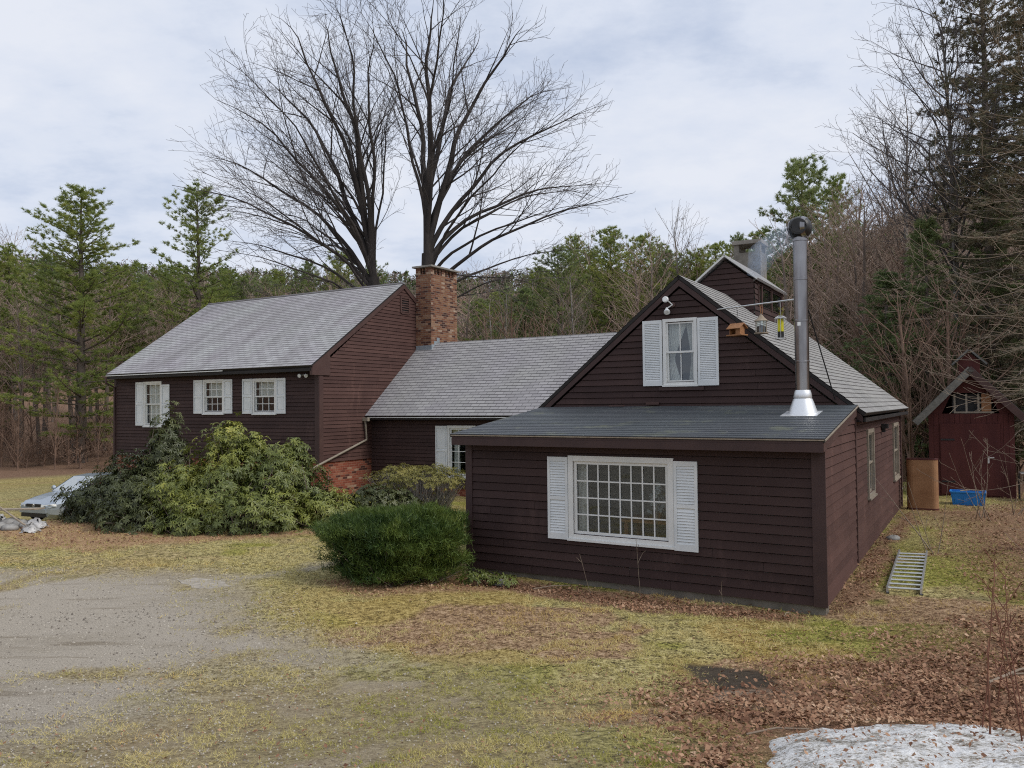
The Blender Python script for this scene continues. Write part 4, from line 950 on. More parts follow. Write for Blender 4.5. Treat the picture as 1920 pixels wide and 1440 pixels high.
for sg in (-1, 1):
    for pts in (((1.18, .74, .92), (1.30, .735, .93), (1.99, .60, 1.36), (1.93, .585, 1.385)), ((1.93, .585, 1.385), (3.6, .585, 1.36), (3.6, .60, 1.32), (1.99, .605, 1.345)), ((2.45, .745, .94), (2.53, .745, .94), (2.53, .60, 1.36), (2.47, .60, 1.36)), ((3.4, .73, .96), (4.03, .64, .96), (3.75, .575, 1.31), (3.55, .58, 1.36))):
        mb.poly([Cc(x, sg * y * 1.003, z) for x, y, z in pts])
mb.build('roof', M['paint'], car)
mb = MB(); mb.poly([Cc(1.22, -.70, .93), Cc(1.22, .70, .93), Cc(1.95, .57, 1.385), Cc(1.95, -.57, 1.385)]); mb.build('windscreen', M['car_glass'], car)
mb = MB(); mb.box(Cc(1.25, -.72, .90), 1.44 * CL, -.9 * CF, .03 * Z); mb.build('dashboard', M['black'], car)
mb = MB()
for sg in (-1, 1): mb.poly([Cc(1.3, sg * .735, .93), Cc(3.6, sg * .73, .96), Cc(3.55, sg * .585, 1.34), Cc(1.99, sg * .595, 1.36)])
mb.poly([Cc(3.75, -.55, 1.30), Cc(3.75, .55, 1.30), Cc(4.03, .62, .97), Cc(4.03, -.62, .97)]); mb.build('side_window', M['car_glass'], car)
mb = MB()
for sg in (-.36, .36): mb.box(Cc(2.1, sg - .22, .5), .44 * CL, -.12 * CF, .75 * Z); mb.box(Cc(2.12, sg - .1, 1.1), .2 * CL, -.08 * CF, .22 * Z)
mb.build('front_seat', M['black'], car)
for sg in (-1, 1):
    mb = MB(); mb.poly([Cc(-.02, sg * .37, .625), Cc(.045, sg * .70, .64), Cc(.20, sg * .80, .655), Cc(.20, sg * .82, .57), Cc(.03, sg * .72, .55), Cc(-.025, sg * .37, .545)]); mb.box(Cc(.02, sg * .36, .545), CL * sg * .02, CF * .01, .1 * Z); mb.build('headlight', M['lamp'], car)
    mb = MB(); mb.tube([Cc(1.42, sg * .74, .96), Cc(1.40, sg * .86, 1.0)], [.03, .02], 6); mb.tube([Cc(1.36, sg * .90, 1.02), Cc(1.44, sg * .90, 1.02), Cc(1.50, sg * .90, 1.02)], [.05, .085, .03], 10); mb.build('wing_mirror', M['paint'], car, True)
mb = MB(); mb.box(Cc(-.012, -.34, .545), .68 * CL, -.03 * CF, .10 * Z); mb.build('grille', M['black'], car)
g_ = car.children[-1]
mb = MB(); mb.tube([Cc(-.016, 0, .60), Cc(-.026, 0, .60)], [.055, .05], 16); mb.build('emblem', M['alum'], g_)
mb = MB(); mb.tube([Cc(-.028, 0, .60), Cc(-.030, 0, .60)], [.040, .040], 16); mb.build('emblem_field', M['black'], g_)
mb = MB(); mb.poly([Cc(-.032, -.035, .63), Cc(-.032, -.022, .63), Cc(-.032, 0, .585), Cc(-.032, .022, .63), Cc(-.032, .035, .63), Cc(-.032, 0, .565)]); mb.build('emblem_letter', M['alum'], g_)
mb = MB(); mb.box(Cc(-.05, -.60, .36), 1.2 * CL, -.12 * CF, .13 * Z); mb.build('bumper', M['paint'], car)
mb = MB(); mb.box(Cc(-.03, -.55, .22), 1.1 * CL, -.1 * CF, .12 * Z); mb.build('air_intake', M['black'], car)
for x in (.82, 3.32):
    for sg in (-1, 1):
        w_ = MB(); w_.tube([Cc(x, sg * .70, .31), Cc(x, sg * .72, .31), Cc(x, sg * .87, .31), Cc(x, sg * .885, .31)], [.28, .31, .31, .28], 24); w_ = w_.build('wheel', M['rubber'], car, True)
        k = MB(); k.tube([Cc(x, sg * .86, .31), Cc(x, sg * .892, .31)], [.19, .17], 20); k.build('rim', M['alum'], w_)
        k = MB(); k.tube([Cc(x, sg * .80, .33), Cc(x, sg * .872, .33)], [.37, .37], 24); k.build('wheel_arch', M['black'], car)

# stones, boards, plastic at the left edge of the yard
def rock(name, c, r, label, cat='rock', mat='stone', flat=.6, group=None, seed=0, kind=None):
    rs = np.random.RandomState(seed); n, m = 14, 9; vs = []
    kd = rs.normal(size=(5, 3)); kd /= np.linalg.norm(kd, axis=1)[:, None]; ka = rs.uniform(.72, .95, 5)
    for i in range(m + 1):
        th = math.pi * i / m
        for j in range(n):
            ph = 2 * math.pi * j / n; d = V3(math.sin(th) * math.cos(ph), math.sin(th) * math.sin(ph), math.cos(th)); q = 1.0
            for e, a in zip(kd, ka): q = min(q, a / max(.3, float(d @ e)))
            q *= 1 + .05 * rs.normal(); vs.append(d * q * r * V3(1.15, .9, flat))
    f = [[i * n + j, i * n + (j + 1) % n, (i + 1) * n + (j + 1) % n, (i + 1) * n + j] for i in range(m) for j in range(n)]
    o = np_obj(name, np.array(vs), f, M[mat], smooth=False); o.location = c; return tag(o, label, cat, group, kind)
rk = [(-11.95, 18.5, .20), (-11.62, 18.38, .17), (-12.35, 18.75, .24), (-12.1, 19.2, .22), (-11.75, 19.0, .19), (-11.5, 18.8, .16), (-12.7, 19.3, .26), (-12.0, 18.15, .16), (-12.5, 18.3, .2)]
for k, (x, y, r_) in enumerate(rk):
    rock('rock', (x, y, gz(x, y) + r_ * .32), r_, 'grey field stone in the low pile at the left edge of the yard', group='stones in the pile at the left edge', seed=k + 3)
mb = MB(); q = V3(-12.75, 19.25, gz(-12.5, 19.2) + .36); mb.box(q, V3(1.35, -.30, .05), V3(.1, .25, 0), .03 * Z); tag(mb.build('board', M['wood_grey']), 'weathered board lying flat on top of the stone pile', 'board')
mb = MB(); mb.tube([V3(-12.25, 19.0, gz(-12.25, 19) + .47), V3(-11.3, 18.35, gz(-11.3, 18.3) + .16), V3(-10.75, 18.0, gz(-10.75, 18) + .025)], [.022, .022, .02], 8); tag(mb.build('pole', M['wood_grey']), 'pale wooden pole leaning off the stone pile', 'pole')
def crumple(name, c, sx, sy, sz, label, cat, seed, mat='bag'):
    rs = np.random.RandomState(seed); n = 12; v = []
    for i in range(n + 1):
        for j in range(n + 1):
            a, b = i / n - .5, j / n - .5; v.append((a * sx + rs.normal() * .02, b * sy + rs.normal() * .02, max(.0, sz * (1 - 3.2 * (a * a + b * b))) * (.6 + .4 * rs.rand())))
    f = [[i * (n + 1) + j, (i + 1) * (n + 1) + j, (i + 1) * (n + 1) + j + 1, i * (n + 1) + j + 1] for i in range(n) for j in range(n)]
    o = np_obj(name, np.array(v), f, M[mat], smooth=True); o.location = c; return tag(o, label, cat)
crumple('plastic_sheet', (-11.25, 18.75, gz(-11.25, 18.75) + .02), .50, .34, .24, 'crumpled pale plastic sheet beside the stone pile in front of the car', 'plastic sheet', 5)
crumple('plastic_bag', (-10.95, 18.05, gz(-10.95, 18.05) + .01), .36, .30, .24, 'small white plastic bag under the pale wooden pole', 'bag', 8)
crumple('plastic_bag', (-13.2, 20.5, gz(-13.2, 20.5) + .02), .30, .28, .24, 'white scrap of plastic by the car bumper', 'bag', 9)
# flat stones at the end of the gravel
def slab(P, h, label, seed):
    rs = np.random.RandomState(seed); n = 34; c = np.mean(P, 0); pts = []
    for k in range(n):
        a = k / n * len(P); i = int(a); f_ = a - i; q = np.array(P[i]) * (1 - f_) + np.array(P[(i + 1) % len(P)]) * f_; pts.append(c + (q - c) * (1 + rs.uniform(-.20, .04)))
    mb = MB(); top = [V3(x, y, gz(x, y) + h) for x, y in pts]; bot = [V3(x, y, gz(x, y) - .06) for x, y in c + (np.array(pts) - c) * 1.05]
    mb.poly(top)
    for k in range(n): mb.poly([bot[k], bot[(k + 1) % n], top[(k + 1) % n], top[k]])
    return tag(mb.build('flat_stone', M['slab']), label, 'stone')
slab([(-5.45, 12.86), (-5.3, 13.13), (-4.66, 12.83), (-4.4, 12.44), (-4.83, 12.18)], .012, 'flat pale stone set at the end of the gravel drive', 1)
slab([(-4.22, 13.62), (-3.47, 14.27), (-3.1, 13.93), (-3.9, 13.32)], -.004, 'narrow flat stone leading toward the clipped dark bush', 2)
rock('rock', (7.62, 16.0, gz(7.6, 16) + .03), .12, 'pale grey stone at the foot of the right house wall', seed=31)
rock('rock', (-.25, 12.75, gz(-.25, 12.75) + .04), .13, 'grey stone by the clipped bush at the lean-to foundation', seed=33)

# dirty snow heap
n = 80; gx, gy = np.meshgrid(np.linspace(-1, 1, n), np.linspace(-1, 1, n)); SXc, SYc = 2.82, 5.18
wx = SXc + gx * 1.42; wy = SYc + gy * 1.22
rad = np.hypot(gx / (.90 + .65 * (fbm(wx, wy, .7, 91) - .5)), gy / (.90 + .65 * (fbm(wx, wy, .6, 92) - .5)))
hz = .20 * sm(1.02 - rad) ** .6 * (.75 + .5 * fbm(wx, wy, .45, 93)) + .035 * (fbm(wx, wy, .12, 94) - .5) - .10 * sm((rad - .9) / .15)
vz = ground_h(wx, wy) + hz - .02
ii = np.arange(n * n).reshape(n, n); FF = np.stack([ii[:-1, :-1], ii[:-1, 1:], ii[1:, 1:], ii[1:, :-1]], -1).reshape(-1, 4)
t = NT('dirty_snow'); nn = t.math('ADD', t.math('MULTIPLY', t.noise(5, 6, rough=.75), .5), t.math('MULTIPLY', t.noise(34, 5, rough=.75, stretch=(1, 1.6, 1)), .5))
t.color(t.ramp(nn, [(.39, (.09, .075, .055)), (.45, (.30, .275, .235)), (.50, (.56, .555, .54)), (.62, (.76, .77, .77))])); t.bump(t.noise(40, 5), .7, .02); t.set(.6, 0, .3)
tag(np_obj('snow_heap', np.stack([wx, wy, vz], -1).reshape(-1, 3), FF, t.m, smooth=True), 'last heap of dirty melting snow strewn with leaves and twigs', 'snow heap')

# ------------------------------------------------------------------ trees and shrubs
def norm3(x, y, z):
    l = math.sqrt(x * x + y * y + z * z) or 1e-9
    return x / l, y / l, z / l

def tubes(S, n):
    S = np.asarray(S, float).reshape(-1, 8)
    P0, P1, r0, r1 = S[:, 0:3], S[:, 3:6], S[:, 6], S[:, 7]
    d = P1 - P0; L = np.linalg.norm(d, axis=1, keepdims=True); d = d / np.maximum(L, 1e-9)
    ref = np.where(np.abs(d[:, 2:3]) < .9, np.array([[0, 0, 1.]]), np.array([[1., 0, 0]]))
    a = np.cross(d, ref); a /= np.linalg.norm(a, axis=1, keepdims=True); b = np.cross(d, a)
    an = np.arange(n) * 2 * math.pi / n
    rg = np.cos(an)[None, :, None] * a[:, None, :] + np.sin(an)[None, :, None] * b[:, None, :]
    V0 = P0[:, None, :] + rg * r0[:, None, None]; V1 = P1[:, None, :] + rg * r1[:, None, None]
    V = np.concatenate([V0, V1], 1).reshape(-1, 3)
    base = (np.arange(len(S)) * 2 * n)[:, None]; j = np.arange(n)[None, :]; j2 = (np.arange(n) + 1)[None, :] % n
    Fc = np.stack([base + j, base + j2, base + n + j2, base + n + j], -1).reshape(-1, 4)
    return V, Fc

def grow(S, p, d, L, r, lev, c, env=None):
    """S[lev] collects segments"""
    if L < .12: return
    nseg = max(2, int(round(L / c['step'][lev]))); sl = L / nseg; x, y, z = p; dx, dy, dz = d
    tipr = max(c['rmin'], r * c.get('tip', .28)); up = c['up'][lev]; jit = c['jit'][lev]; last = lev >= c['max']
    for i in range(nseg):
        t0, t1 = i / nseg, (i + 1) / nseg
        dx, dy, dz = norm3(dx + random.gauss(0, jit), dy + random.gauss(0, jit), dz + random.gauss(0, jit) + up * sl)
        x2, y2, z2 = x + dx * sl, y + dy * sl, z + dz * sl
        ra = r + (tipr - r) * t0 ** .8; rb = r + (tipr - r) * t1 ** .8
        S[lev].append((x, y, z, x2, y2, z2, ra, rb))
        x, y, z = x2, y2, z2
        if not last and t1 >= c['start'][lev]:
            m = c['dens'][lev] * sl; m = int(m) + (random.random() < m - int(m))
            for _ in range(m):
                wx_, wy_, wz_ = norm3(random.gauss(0, 1), random.gauss(0, 1), random.gauss(0, 1) + c.get('wup', .2))
                k = wx_ * dx + wy_ * dy + wz_ * dz; wx_, wy_, wz_ = norm3(wx_ - k * dx, wy_ - k * dy, wz_ - k * dz)
                an = R(random.uniform(*c['ang'][lev])); ca, sa = math.cos(an), math.sin(an)
                cd = (dx * ca + wx_ * sa, dy * ca + wy_ * sa, dz * ca + wz_ * sa)
                cl = L * c['ratio'][lev] * random.uniform(.65, 1.2) * (1.05 - c.get('tail', .6) * t1)
                if env is not None: cl = min(cl, env((x, y, z), cd))
                grow(S, (x, y, z), cd, cl, max(c['rmin'], rb * c['rr'][lev]), lev + 1, c, env)

def tree_parts(S, split, nsides):
    """levels < split are the trunk, the rest the crown"""
    out = []
    for levs in (range(0, split), range(split, len(S))):
        Vs, Fs, o = [], [], 0
        for l in levs:
            if not S[l]: continue
            v, f = tubes(S[l], nsides[min(l, len(nsides) - 1)]); Vs.append(v); Fs.append(f + o); o += len(v)
        out.append((np.concatenate(Vs), np.concatenate(Fs)) if Vs else None)
    return out

def mesh_of(name, vf, mat, rnd=None):
    """mesh datablock that copies can share"""
    o = np_obj(name, vf[0], vf[1], mat, rnd=rnd); me = o.data; bpy.data.objects.remove(o); return me

def add_mesh(name, me, parent):
    o = bpy.data.objects.new(name, me); COL.objects.link(o); o.parent = parent; return o

def ell_env(c, rad):
    def f(p, d):
        q = [(p[i] - c[i]) / rad[i] for i in range(3)]; e = [d[i] / rad[i] for i in range(3)]
        a = sum(v * v for v in e); b = sum(q[i] * e[i] for i in range(3)); k = sum(v * v for v in q) - 1
        D = b * b - a * k
        return max(.15, (-b + math.sqrt(D)) / a) if D > 0 else .15
    return f

# the two big bare maples behind the connecting wing: one dome shaped crown between them
MAPLE = dict(step=[.7, .5, .36, .27, .2], up=[.0, .035, .04, .05, .05], jit=[.05, .085, .10, .13, .17], start=[.1, .14, .10, .08, 0], dens=[1.0, 1.6, 2.7, 4.2, 0],
             ang=[(18, 42), (22, 46), (24, 52), (25, 60)], ratio=[.62, .52, .46, .46], rr=[.50, .55, .58, .65], rmin=.0055, max=4, tip=.13, tail=.45)
def maple(seed, base, zsplit, tr, targets, env, label, lean=(0, 0)):
    """a short bole, a handful of stems arching out from it, and limbs forking off every stem"""
    random.seed(seed)
    root = empty('maple_tree', base, label, 'tree')
    bx_, by_, bz_ = base; n = 9; S0 = []; h = zsplit - bz_
    f = lambda t: tr * (1.25 - .50 * t) * (1 + .6 * max(0, .12 - t) / .12)
    for i in range(n):
        t0, t1 = i / n, (i + 1) / n; S0.append((bx_ + lean[0] * t0, by_ + lean[1] * t0, bz_ + h * t0, bx_ + lean[0] * t1, by_ + lean[1] * t1, bz_ + h * t1, f(t0), f(t1)))
    v, fa = tubes(S0, 14); np_obj('trunk', v, fa, M['bark_dark'], root, smooth=True)
    S = [[] for _ in range(5)]; c = MAPLE
    for (tx, ty, tz, zs, r, stiff) in targets:
        q = min(1.0, (zs - bz_) / h); p = np.array((bx_ + lean[0] * q, by_ + lean[1] * q, zs)); T = np.array((tx, ty, tz)); D = T - p; L = float(np.linalg.norm(D))
        c1 = p + np.array((D[0] * .16 + lean[0] * .12, D[1] * .16, max(D[2] * .42, L * stiff))); c2 = p + np.array((D[0] * .60, D[1] * .60, D[2] * .80 + L * .05))
        m = max(8, int(L / .65)); ph = [random.uniform(0, 6.28) for _ in range(4)]; prev = p; am = .022 * L
        for i in range(m):
            t = (i + 1) / m; u = 1 - t
            cur = u ** 3 * p + 3 * u * u * t * c1 + 3 * u * t * t * c2 + t ** 3 * T
            w_ = am * min(1, t * 3) * .5
            cur = cur + np.array((math.sin(t * 11 + ph[0]) * w_ + math.sin(t * 27 + ph[2]) * w_ * .35, math.sin(t * 9 + ph[1]) * w_, math.sin(t * 17 + ph[3]) * w_ * .4))
            k = lambda t: max(.010, r * .84 * (1 - t * .94))
            S[0].append((*prev, *cur, k(i / m), k(t)))
            d = norm3(*(cur - prev)); sl = float(np.linalg.norm(cur - prev)); prev_ = prev; prev = cur
            if t < .10: continue
            mm = c['dens'][0] * sl * (.42 + 1.25 * t); mm = int(mm) + (random.random() < mm - int(mm))
            for _ in range(mm):
                # limbs leave sideways and outward from the crown's axis
                ox, oy = cur[0] - ec[0], cur[1] - ec[1]; ol = math.hypot(ox, oy) + .5
                wx_, wy_, wz_ = norm3(random.gauss(0, 1) + ox / ol * .5, random.gauss(0, 1) + oy / ol * .5, random.gauss(.1, .6)); kk = wx_ * d[0] + wy_ * d[1] + wz_ * d[2]; wx_, wy_, wz_ = norm3(wx_ - kk * d[0], wy_ - kk * d[1], wz_ - kk * d[2])
                an = R(random.uniform(*c['ang'][0])); ca, sa = math.cos(an), math.sin(an); cd = (d[0] * ca + wx_ * sa, d[1] * ca + wy_ * sa, d[2] * ca + wz_ * sa)
                cl = min(env(tuple(cur), cd) * random.uniform(.7, 1.0), L * .62 * random.uniform(.55, 1.15) * (1.1 - .62 * t))
                grow(S, tuple(cur), cd, cl, max(.009, min(k(t) * random.uniform(.42, .68), .006 + cl * .0115)), 1, c, env)
    tv, tf = tubes(S[0], 8); lv, lf = tubes(S[1], 5)
    np_obj('limb', np.concatenate([tv, lv]), np.concatenate([tf, lf + len(tv)]), M['bark_dark'], root)
    Vs, Fs, o = [], [], 0
    for l, ns in ((2, 4), (3, 3), (4, 3)):
        v, fa = tubes(S[l], ns); Vs.append(v); Fs.append(fa + o); o += len(v)
    np_obj('crown', np.concatenate(Vs), np.concatenate(Fs), M['twig_dark'], root)
    return root

MY = 34.0; mx = lambda px: (px - 960) / FPX * MY; mz = lambda py: CZ + (755 - py) / FPX * MY
ec = (mx(765), MY, mz(320)); er = (mx(1185) - mx(765), 8.8, mz(-30) - mz(320))
env = ell_env(ec, er)
px_t = lambda px, py, dy: (mx(px), MY + dy, mz(py))
tg = [(*px_t(px, py, dy), mz(zs), r, stf) for (px, py, dy, zs, r, stf) in (
    (748, 22, .8, 400, .17, .42), (818, 12, -1.2, 470, .22, .40), (905, 28, 1.5, 380, .16, .40), (990, 70, -1.5, 465, .19, .38), (1050, 125, 2.0, 430, .15, .36), (1108, 215, -1.0, 478, .15, .34), (1140, 320, 1.5, 490, .13, .30), (1188, 372, -1, 540, .12, .16),
    (1080, 415, -3.2, 520, .10, .2), (860, 60, -5.5, 450, .12, .38), (970, 150, 6.0, 440, .12, .34), (740, 180, 2.5, 430, .08, .36), (700, 50, -2.0, 440, .10, .40), (1130, 300, 4.0, 500, .10, .26), (1100, 450, 1.5, 560, .085, .14), (1020, 330, -6.5, 520, .09, .24), (1040, 490, 2, 590, .07, .12))]
maple(5, (mx(797), MY, gz(mx(797), MY) - .1), mz(470), .34, tg, env, 'huge bare maple rising straight behind the brick chimney', (.15, 0))
tg = [(*px_t(px, py, dy), mz(zs), r, stf) for (px, py, dy, zs, r, stf) in (
    (602, 22, .5, 505, .20, .40), (655, 40, -2, 500, .15, .42), (545, 50, -1.5, 480, .17, .38), (480, 105, 1.5, 512, .17, .34), (425, 190, -1, 500, .14, .32), (372, 265, 1, 528, .14, .28), (342, 345, -1, 540, .12, .24), (375, 420, 2, 560, .09, .18),
    (450, 480, -2.5, 575, .085, .14), (520, 210, -5.6, 520, .10, .3), (430, 330, 5.2, 540, .10, .26), (700, 200, 1.0, 530, .08, .36), (706, 30, -1.0, 500, .12, .42), (740, 110, 2.0, 520, .08, .36), (480, 390, -6, 560, .085, .2), (420, 540, 1, 590, .07, .10))]
maple(9, (mx(728), MY + 1.2, gz(mx(728), MY) - .1), mz(505), .33, tg, env, 'big bare maple leaning left behind the tall left block', (mx(692) - mx(728), 0))

# generic bare trees (four meshes shared by many copies)
def bare_mesh(seed, H, tr, nlimb, spread, cfg, low=.25, bark='bark', twig='twig', split=1, wid=.28):
    random.seed(seed); S = [[] for _ in range(5)]
    c = dict(cfg)
    # trunk
    x = y = 0.; dx, dy = random.gauss(0, .03), random.gauss(0, .03); n = 12; pts = []
    for i in range(n + 1):
        t = i / n; pts.append((x, y, H * .92 * t, tr * (1 - t) ** .8 + .018 + (tr * .4 * max(0, .05 - t) / .05))); dx += random.gauss(0, .012); dy += random.gauss(0, .012); x += dx * H / n; y += dy * H / n
    for a, b in zip(pts, pts[1:]): S[0].append((a[0], a[1], a[2] - (.3 if a is pts[0] else 0), b[0], b[1], b[2], a[3], b[3]))
    env = ell_env((x * .5, y * .5, H * .62), (H * wid, H * wid, H * .42))
    for k in range(nlimb):
        t = low + (1 - low) * ((k + random.random()) / nlimb); i = min(n - 1, int(t * n)); a, b = pts[i], pts[i + 1]; q = t * n - i
        p = tuple(a[m] + (b[m] - a[m]) * q for m in range(3)); az = k * 2.4 + random.uniform(-.5, .5); an = R(random.uniform(*spread))
        d = (math.sin(an) * math.cos(az), math.sin(an) * math.sin(az), math.cos(an))
        L = min(env(p, d), H * (.34 - .22 * t) * random.uniform(.8, 1.3) + .6)
        grow(S, p, d, L, (a[3] + .01) * .42, 1, c, env)
    tr_, cr_ = tree_parts(S, 1, (8, 4, 3, 3, 3))
    return mesh_of('trunk', tr_, M[bark]), mesh_of('crown', cr_, M[twig])
BC = dict(step=[1, .8, .5, .35, .3], up=[0, .05, .06, .06, .05], jit=[0, .07, .10, .14, .16], start=[0, .12, .1, .1, 0], dens=[0, 1.7, 2.4, 2.6, 0], ang=[(0, 1), (22, 48), (25, 55), (28, 60)], ratio=[0, .5, .48, .5], rr=[0, .5, .55, .6], rmin=.009, max=3)
BCf = dict(BC); BCf['max'] = 4; BCf['dens'] = [0, 1.5, 2.2, 2.6, 0]; BCf['rmin'] = .0065
bare = [bare_mesh(31 + k, 15 + k, .17, 26 + 2 * k, (25, 55), BC, .22 + .05 * k, wid=.22) for k in range(4)]
brush = [bare_mesh(61 + k, 4.2, .035, 20, (18, 45), dict(BC, step=[1, .45, .3, .22, .2], rmin=.007, dens=[0, 2.4, 3.2, 3.5, 0]), .04, 'brush', 'brush', wid=.34) for k in range(3)]
pale = [bare_mesh(81 + k, 15, .13, 30, (18, 40), BCf, .25, 'bark_pale', 'twig_pale', wid=.24) for k in range(2)]

# conifers
def blades(P, D, n, ln, wd, spread, up, rs):
    """n narrow triangles at every tip P heading along D"""
    N = len(P); P = np.repeat(P, n, 0); D = np.repeat(D, n, 0)
    d = D * .75 + rs.normal(size=P.shape) * spread; d[:, 2] += up; d /= np.linalg.norm(d, axis=1, keepdims=True)
    s = np.cross(d, rs.normal(size=P.shape)); s /= np.linalg.norm(s, axis=1, keepdims=True)
    l = ln * rs.uniform(.6, 1.25, (len(P), 1)); st = P + rs.normal(size=P.shape) * .03 - d * l * .15
    V = np.stack([st - s * wd, st + s * wd, st + d * l], 1).reshape(-1, 3); Fc = np.arange(len(P) * 3).reshape(-1, 3)
    rnd = np.clip(np.repeat(rs.rand(N), n) * .7 + rs.rand(len(P)) * .3, 0, 1)
    return V, Fc, rnd

def conifer(seed, H, tr, base, prof, whorl, per, tilt, tuft, bark='pine_bark', needle='pine', lean=.01, droop=0., gap=.15, ln=.25, wd=.016, up=.25, sub=.42, dead=4):
    rs = np.random.RandomState(seed); rnd = random.Random(seed); wood = []; tips = []; dirs = []
    n = 14; px = [0.]; py = [0.]
    for i in range(n): px.append(px[-1] + rnd.gauss(0, lean) * H / n * 2); py.append(py[-1] + rnd.gauss(0, lean) * H / n * 2)
    at_ = lambda z: (np.interp(z / H * n, range(n + 1), px), np.interp(z / H * n, range(n + 1), py))
    rt = lambda z: tr * (1 - z / H) ** .85 + .015 + tr * .35 * max(0, .04 - z / H) / .04
    for i in range(n): wood.append((px[i], py[i], H * i / n - (.4 if i == 0 else 0), px[i + 1], py[i + 1], H * (i + 1) / n, rt(H * i / n), rt(H * (i + 1) / n)))
    z = base * H; k = 0
    def branch(z, az, L, el, leaf=True):
        x, y = at_(z); d = V3(math.cos(az) * math.cos(el), math.sin(az) * math.cos(el), math.sin(el)); p = V3(x, y, z); r0 = min(rt(z) * .35, .012 + L * .012); m = max(3, int(L / .6)); q = p
        for i in range(m):
            d = unit(d + V3(rnd.gauss(0, .07), rnd.gauss(0, .07), rnd.gauss(0, .05) + (.10 if not droop else -droop) * (i / m))); q2 = q + d * L / m
            wood.append((*q, *q2, r0 * (1 - .8 * i / m), r0 * (1 - .8 * (i + 1) / m)))
            if leaf and (i + 1) / m > .18:
                ns = max(2, int(tuft * L / m * 3.4))
                sdv = unit(np.cross(d, Z))
                for j in range(ns):
                    f = rnd.random(); b = q + (q2 - q) * f; sg = rnd.choice((-1, 1)); sl = sub * (1.15 - .7 * (i + f) / m) * rnd.uniform(.5, 1.2) * min(1.6, .5 + L * .28)
                    e = unit(sdv * sg * rnd.uniform(.5, 1) + d * rnd.uniform(.3, 1) + V3(0, 0, rnd.uniform(-.08, .22) - droop * .8))
                    tip = b + e * sl
                    for g in ((.55, 1.) if sl < .5 else (.4, .7, 1.)): tips.append(b + e * sl * g); dirs.append(e)
            q = q2
        if leaf: tips.append(q); dirs.append(d); tips.append(q); dirs.append(d)
    for _ in range(dead):
        branch(rnd.uniform(.12, base) * H, rnd.uniform(0, 6.28), rnd.uniform(.6, 1.8), R(rnd.uniform(-10, 15)), False)
    while z < H * .985:
        t = (z / H - base) / (1 - base); Lr = H * np.interp(t, [p[0] for p in prof], [p[1] for p in prof]); m = per + rnd.choice((-1, 0, 0, 1)); a0 = rnd.uniform(0, 6.28)
        for j in range(m):
            if rnd.random() < gap: continue
            branch(z + rnd.uniform(-.15, .15), a0 + j * 6.283 / m + rnd.uniform(-.3, .3), max(.25, Lr * rnd.uniform(.6, 1.2)), R(np.interp(t, [0, 1], tilt) + rnd.gauss(0, 6)))
        z += whorl * rnd.uniform(.8, 1.2) * (1.1 - .5 * t); k += 1
    for dz in np.linspace(0, .5, 4): x, y = at_(H); tips.append(V3(x, y, H - dz)); dirs.append(Z)
    nb = 15
    V, Fc, rn = blades(np.array(tips) + rs.normal(size=(len(tips), 3)) * .07, np.array(dirs), nb, ln, wd, .55, up, rs)
    tv = tubes(wood, 6)
    return mesh_of('trunk', tv, M[bark]), mesh_of('crown', (V, Fc), M[needle], rn)

WP = [(0, .17), (.15, .22), (.4, .20), (.6, .165), (.8, .125), (.93, .07), (1, .03)]
pines = [conifer(101, 20, .28, .10, WP, .66, 5, (2, 40), 2.0, lean=.004),
         conifer(102, 19, .25, .30, [(0, .18), (.25, .21), (.5, .15), (.75, .13), (.92, .09), (1, .03)], .66, 5, (0, 48), 1.7, lean=.010, gap=.22),
         conifer(103, 18, .24, .28, WP, .64, 5, (0, 38), 2.0, lean=.006, gap=.15),
         conifer(104, 17, .22, .30, [(0, .15), (.3, .19), (.6, .16), (.85, .11), (1, .03)], .64, 5, (4, 45), 2.0, needle='pine_blue', lean=.006, gap=.15)]
hem = [conifer(121, 14, .2, .06, [(0, .22), (.3, .18), (.7, .09), (1, .015)], .50, 6, (-4, 20), 2.0, 'bark', 'hemlock', .004, .10, .12, .17, .014, -.05, .40, 6),
       conifer(122, 20, .26, .10, [(0, .16), (.3, .15), (.6, .12), (.85, .06), (1, .012)], .55, 6, (-8, 25), 1.7, 'bark', 'spruce', .004, .12, .06, .19, .015, -.1, .46, 10)]

def plant(kind, x, y, scale=1., rz=None, label='', cat='tree', name='tree', group=None, sx=None, dz=0., tilt=None):
    tr_, cr_ = kind
    z = gz(x, y) - .1 + dz
    o = empty(name, (x, y, z), label, cat, group, rz if rz is not None else random.uniform(0, 6.28))
    o.scale = (sx or scale, sx or scale, scale)
    if tilt: o.rotation_euler = (tilt[0], tilt[1], o.rotation_euler[2])
    add_mesh('trunk', tr_, o); add_mesh('crown', cr_, o)
    return o
def at_px(px, Y_): return (px - 960) / FPX * Y_
random.seed(77)
def top(px, py, Y_, H0):
    """scale that brings a tree of height H0 up to that line in the picture"""
    x = at_px(px, Y_); hy = 757 - .0099 * (px - 960); return (CZ + (hy - py) / FPX * Y_ - gz(x, Y_)) / H0
P_ = lambda k, px, py, Y_, label, kind, H0, **kw: plant(kind, at_px(px, Y_), Y_, top(px, py, Y_, H0), label=label, **kw)

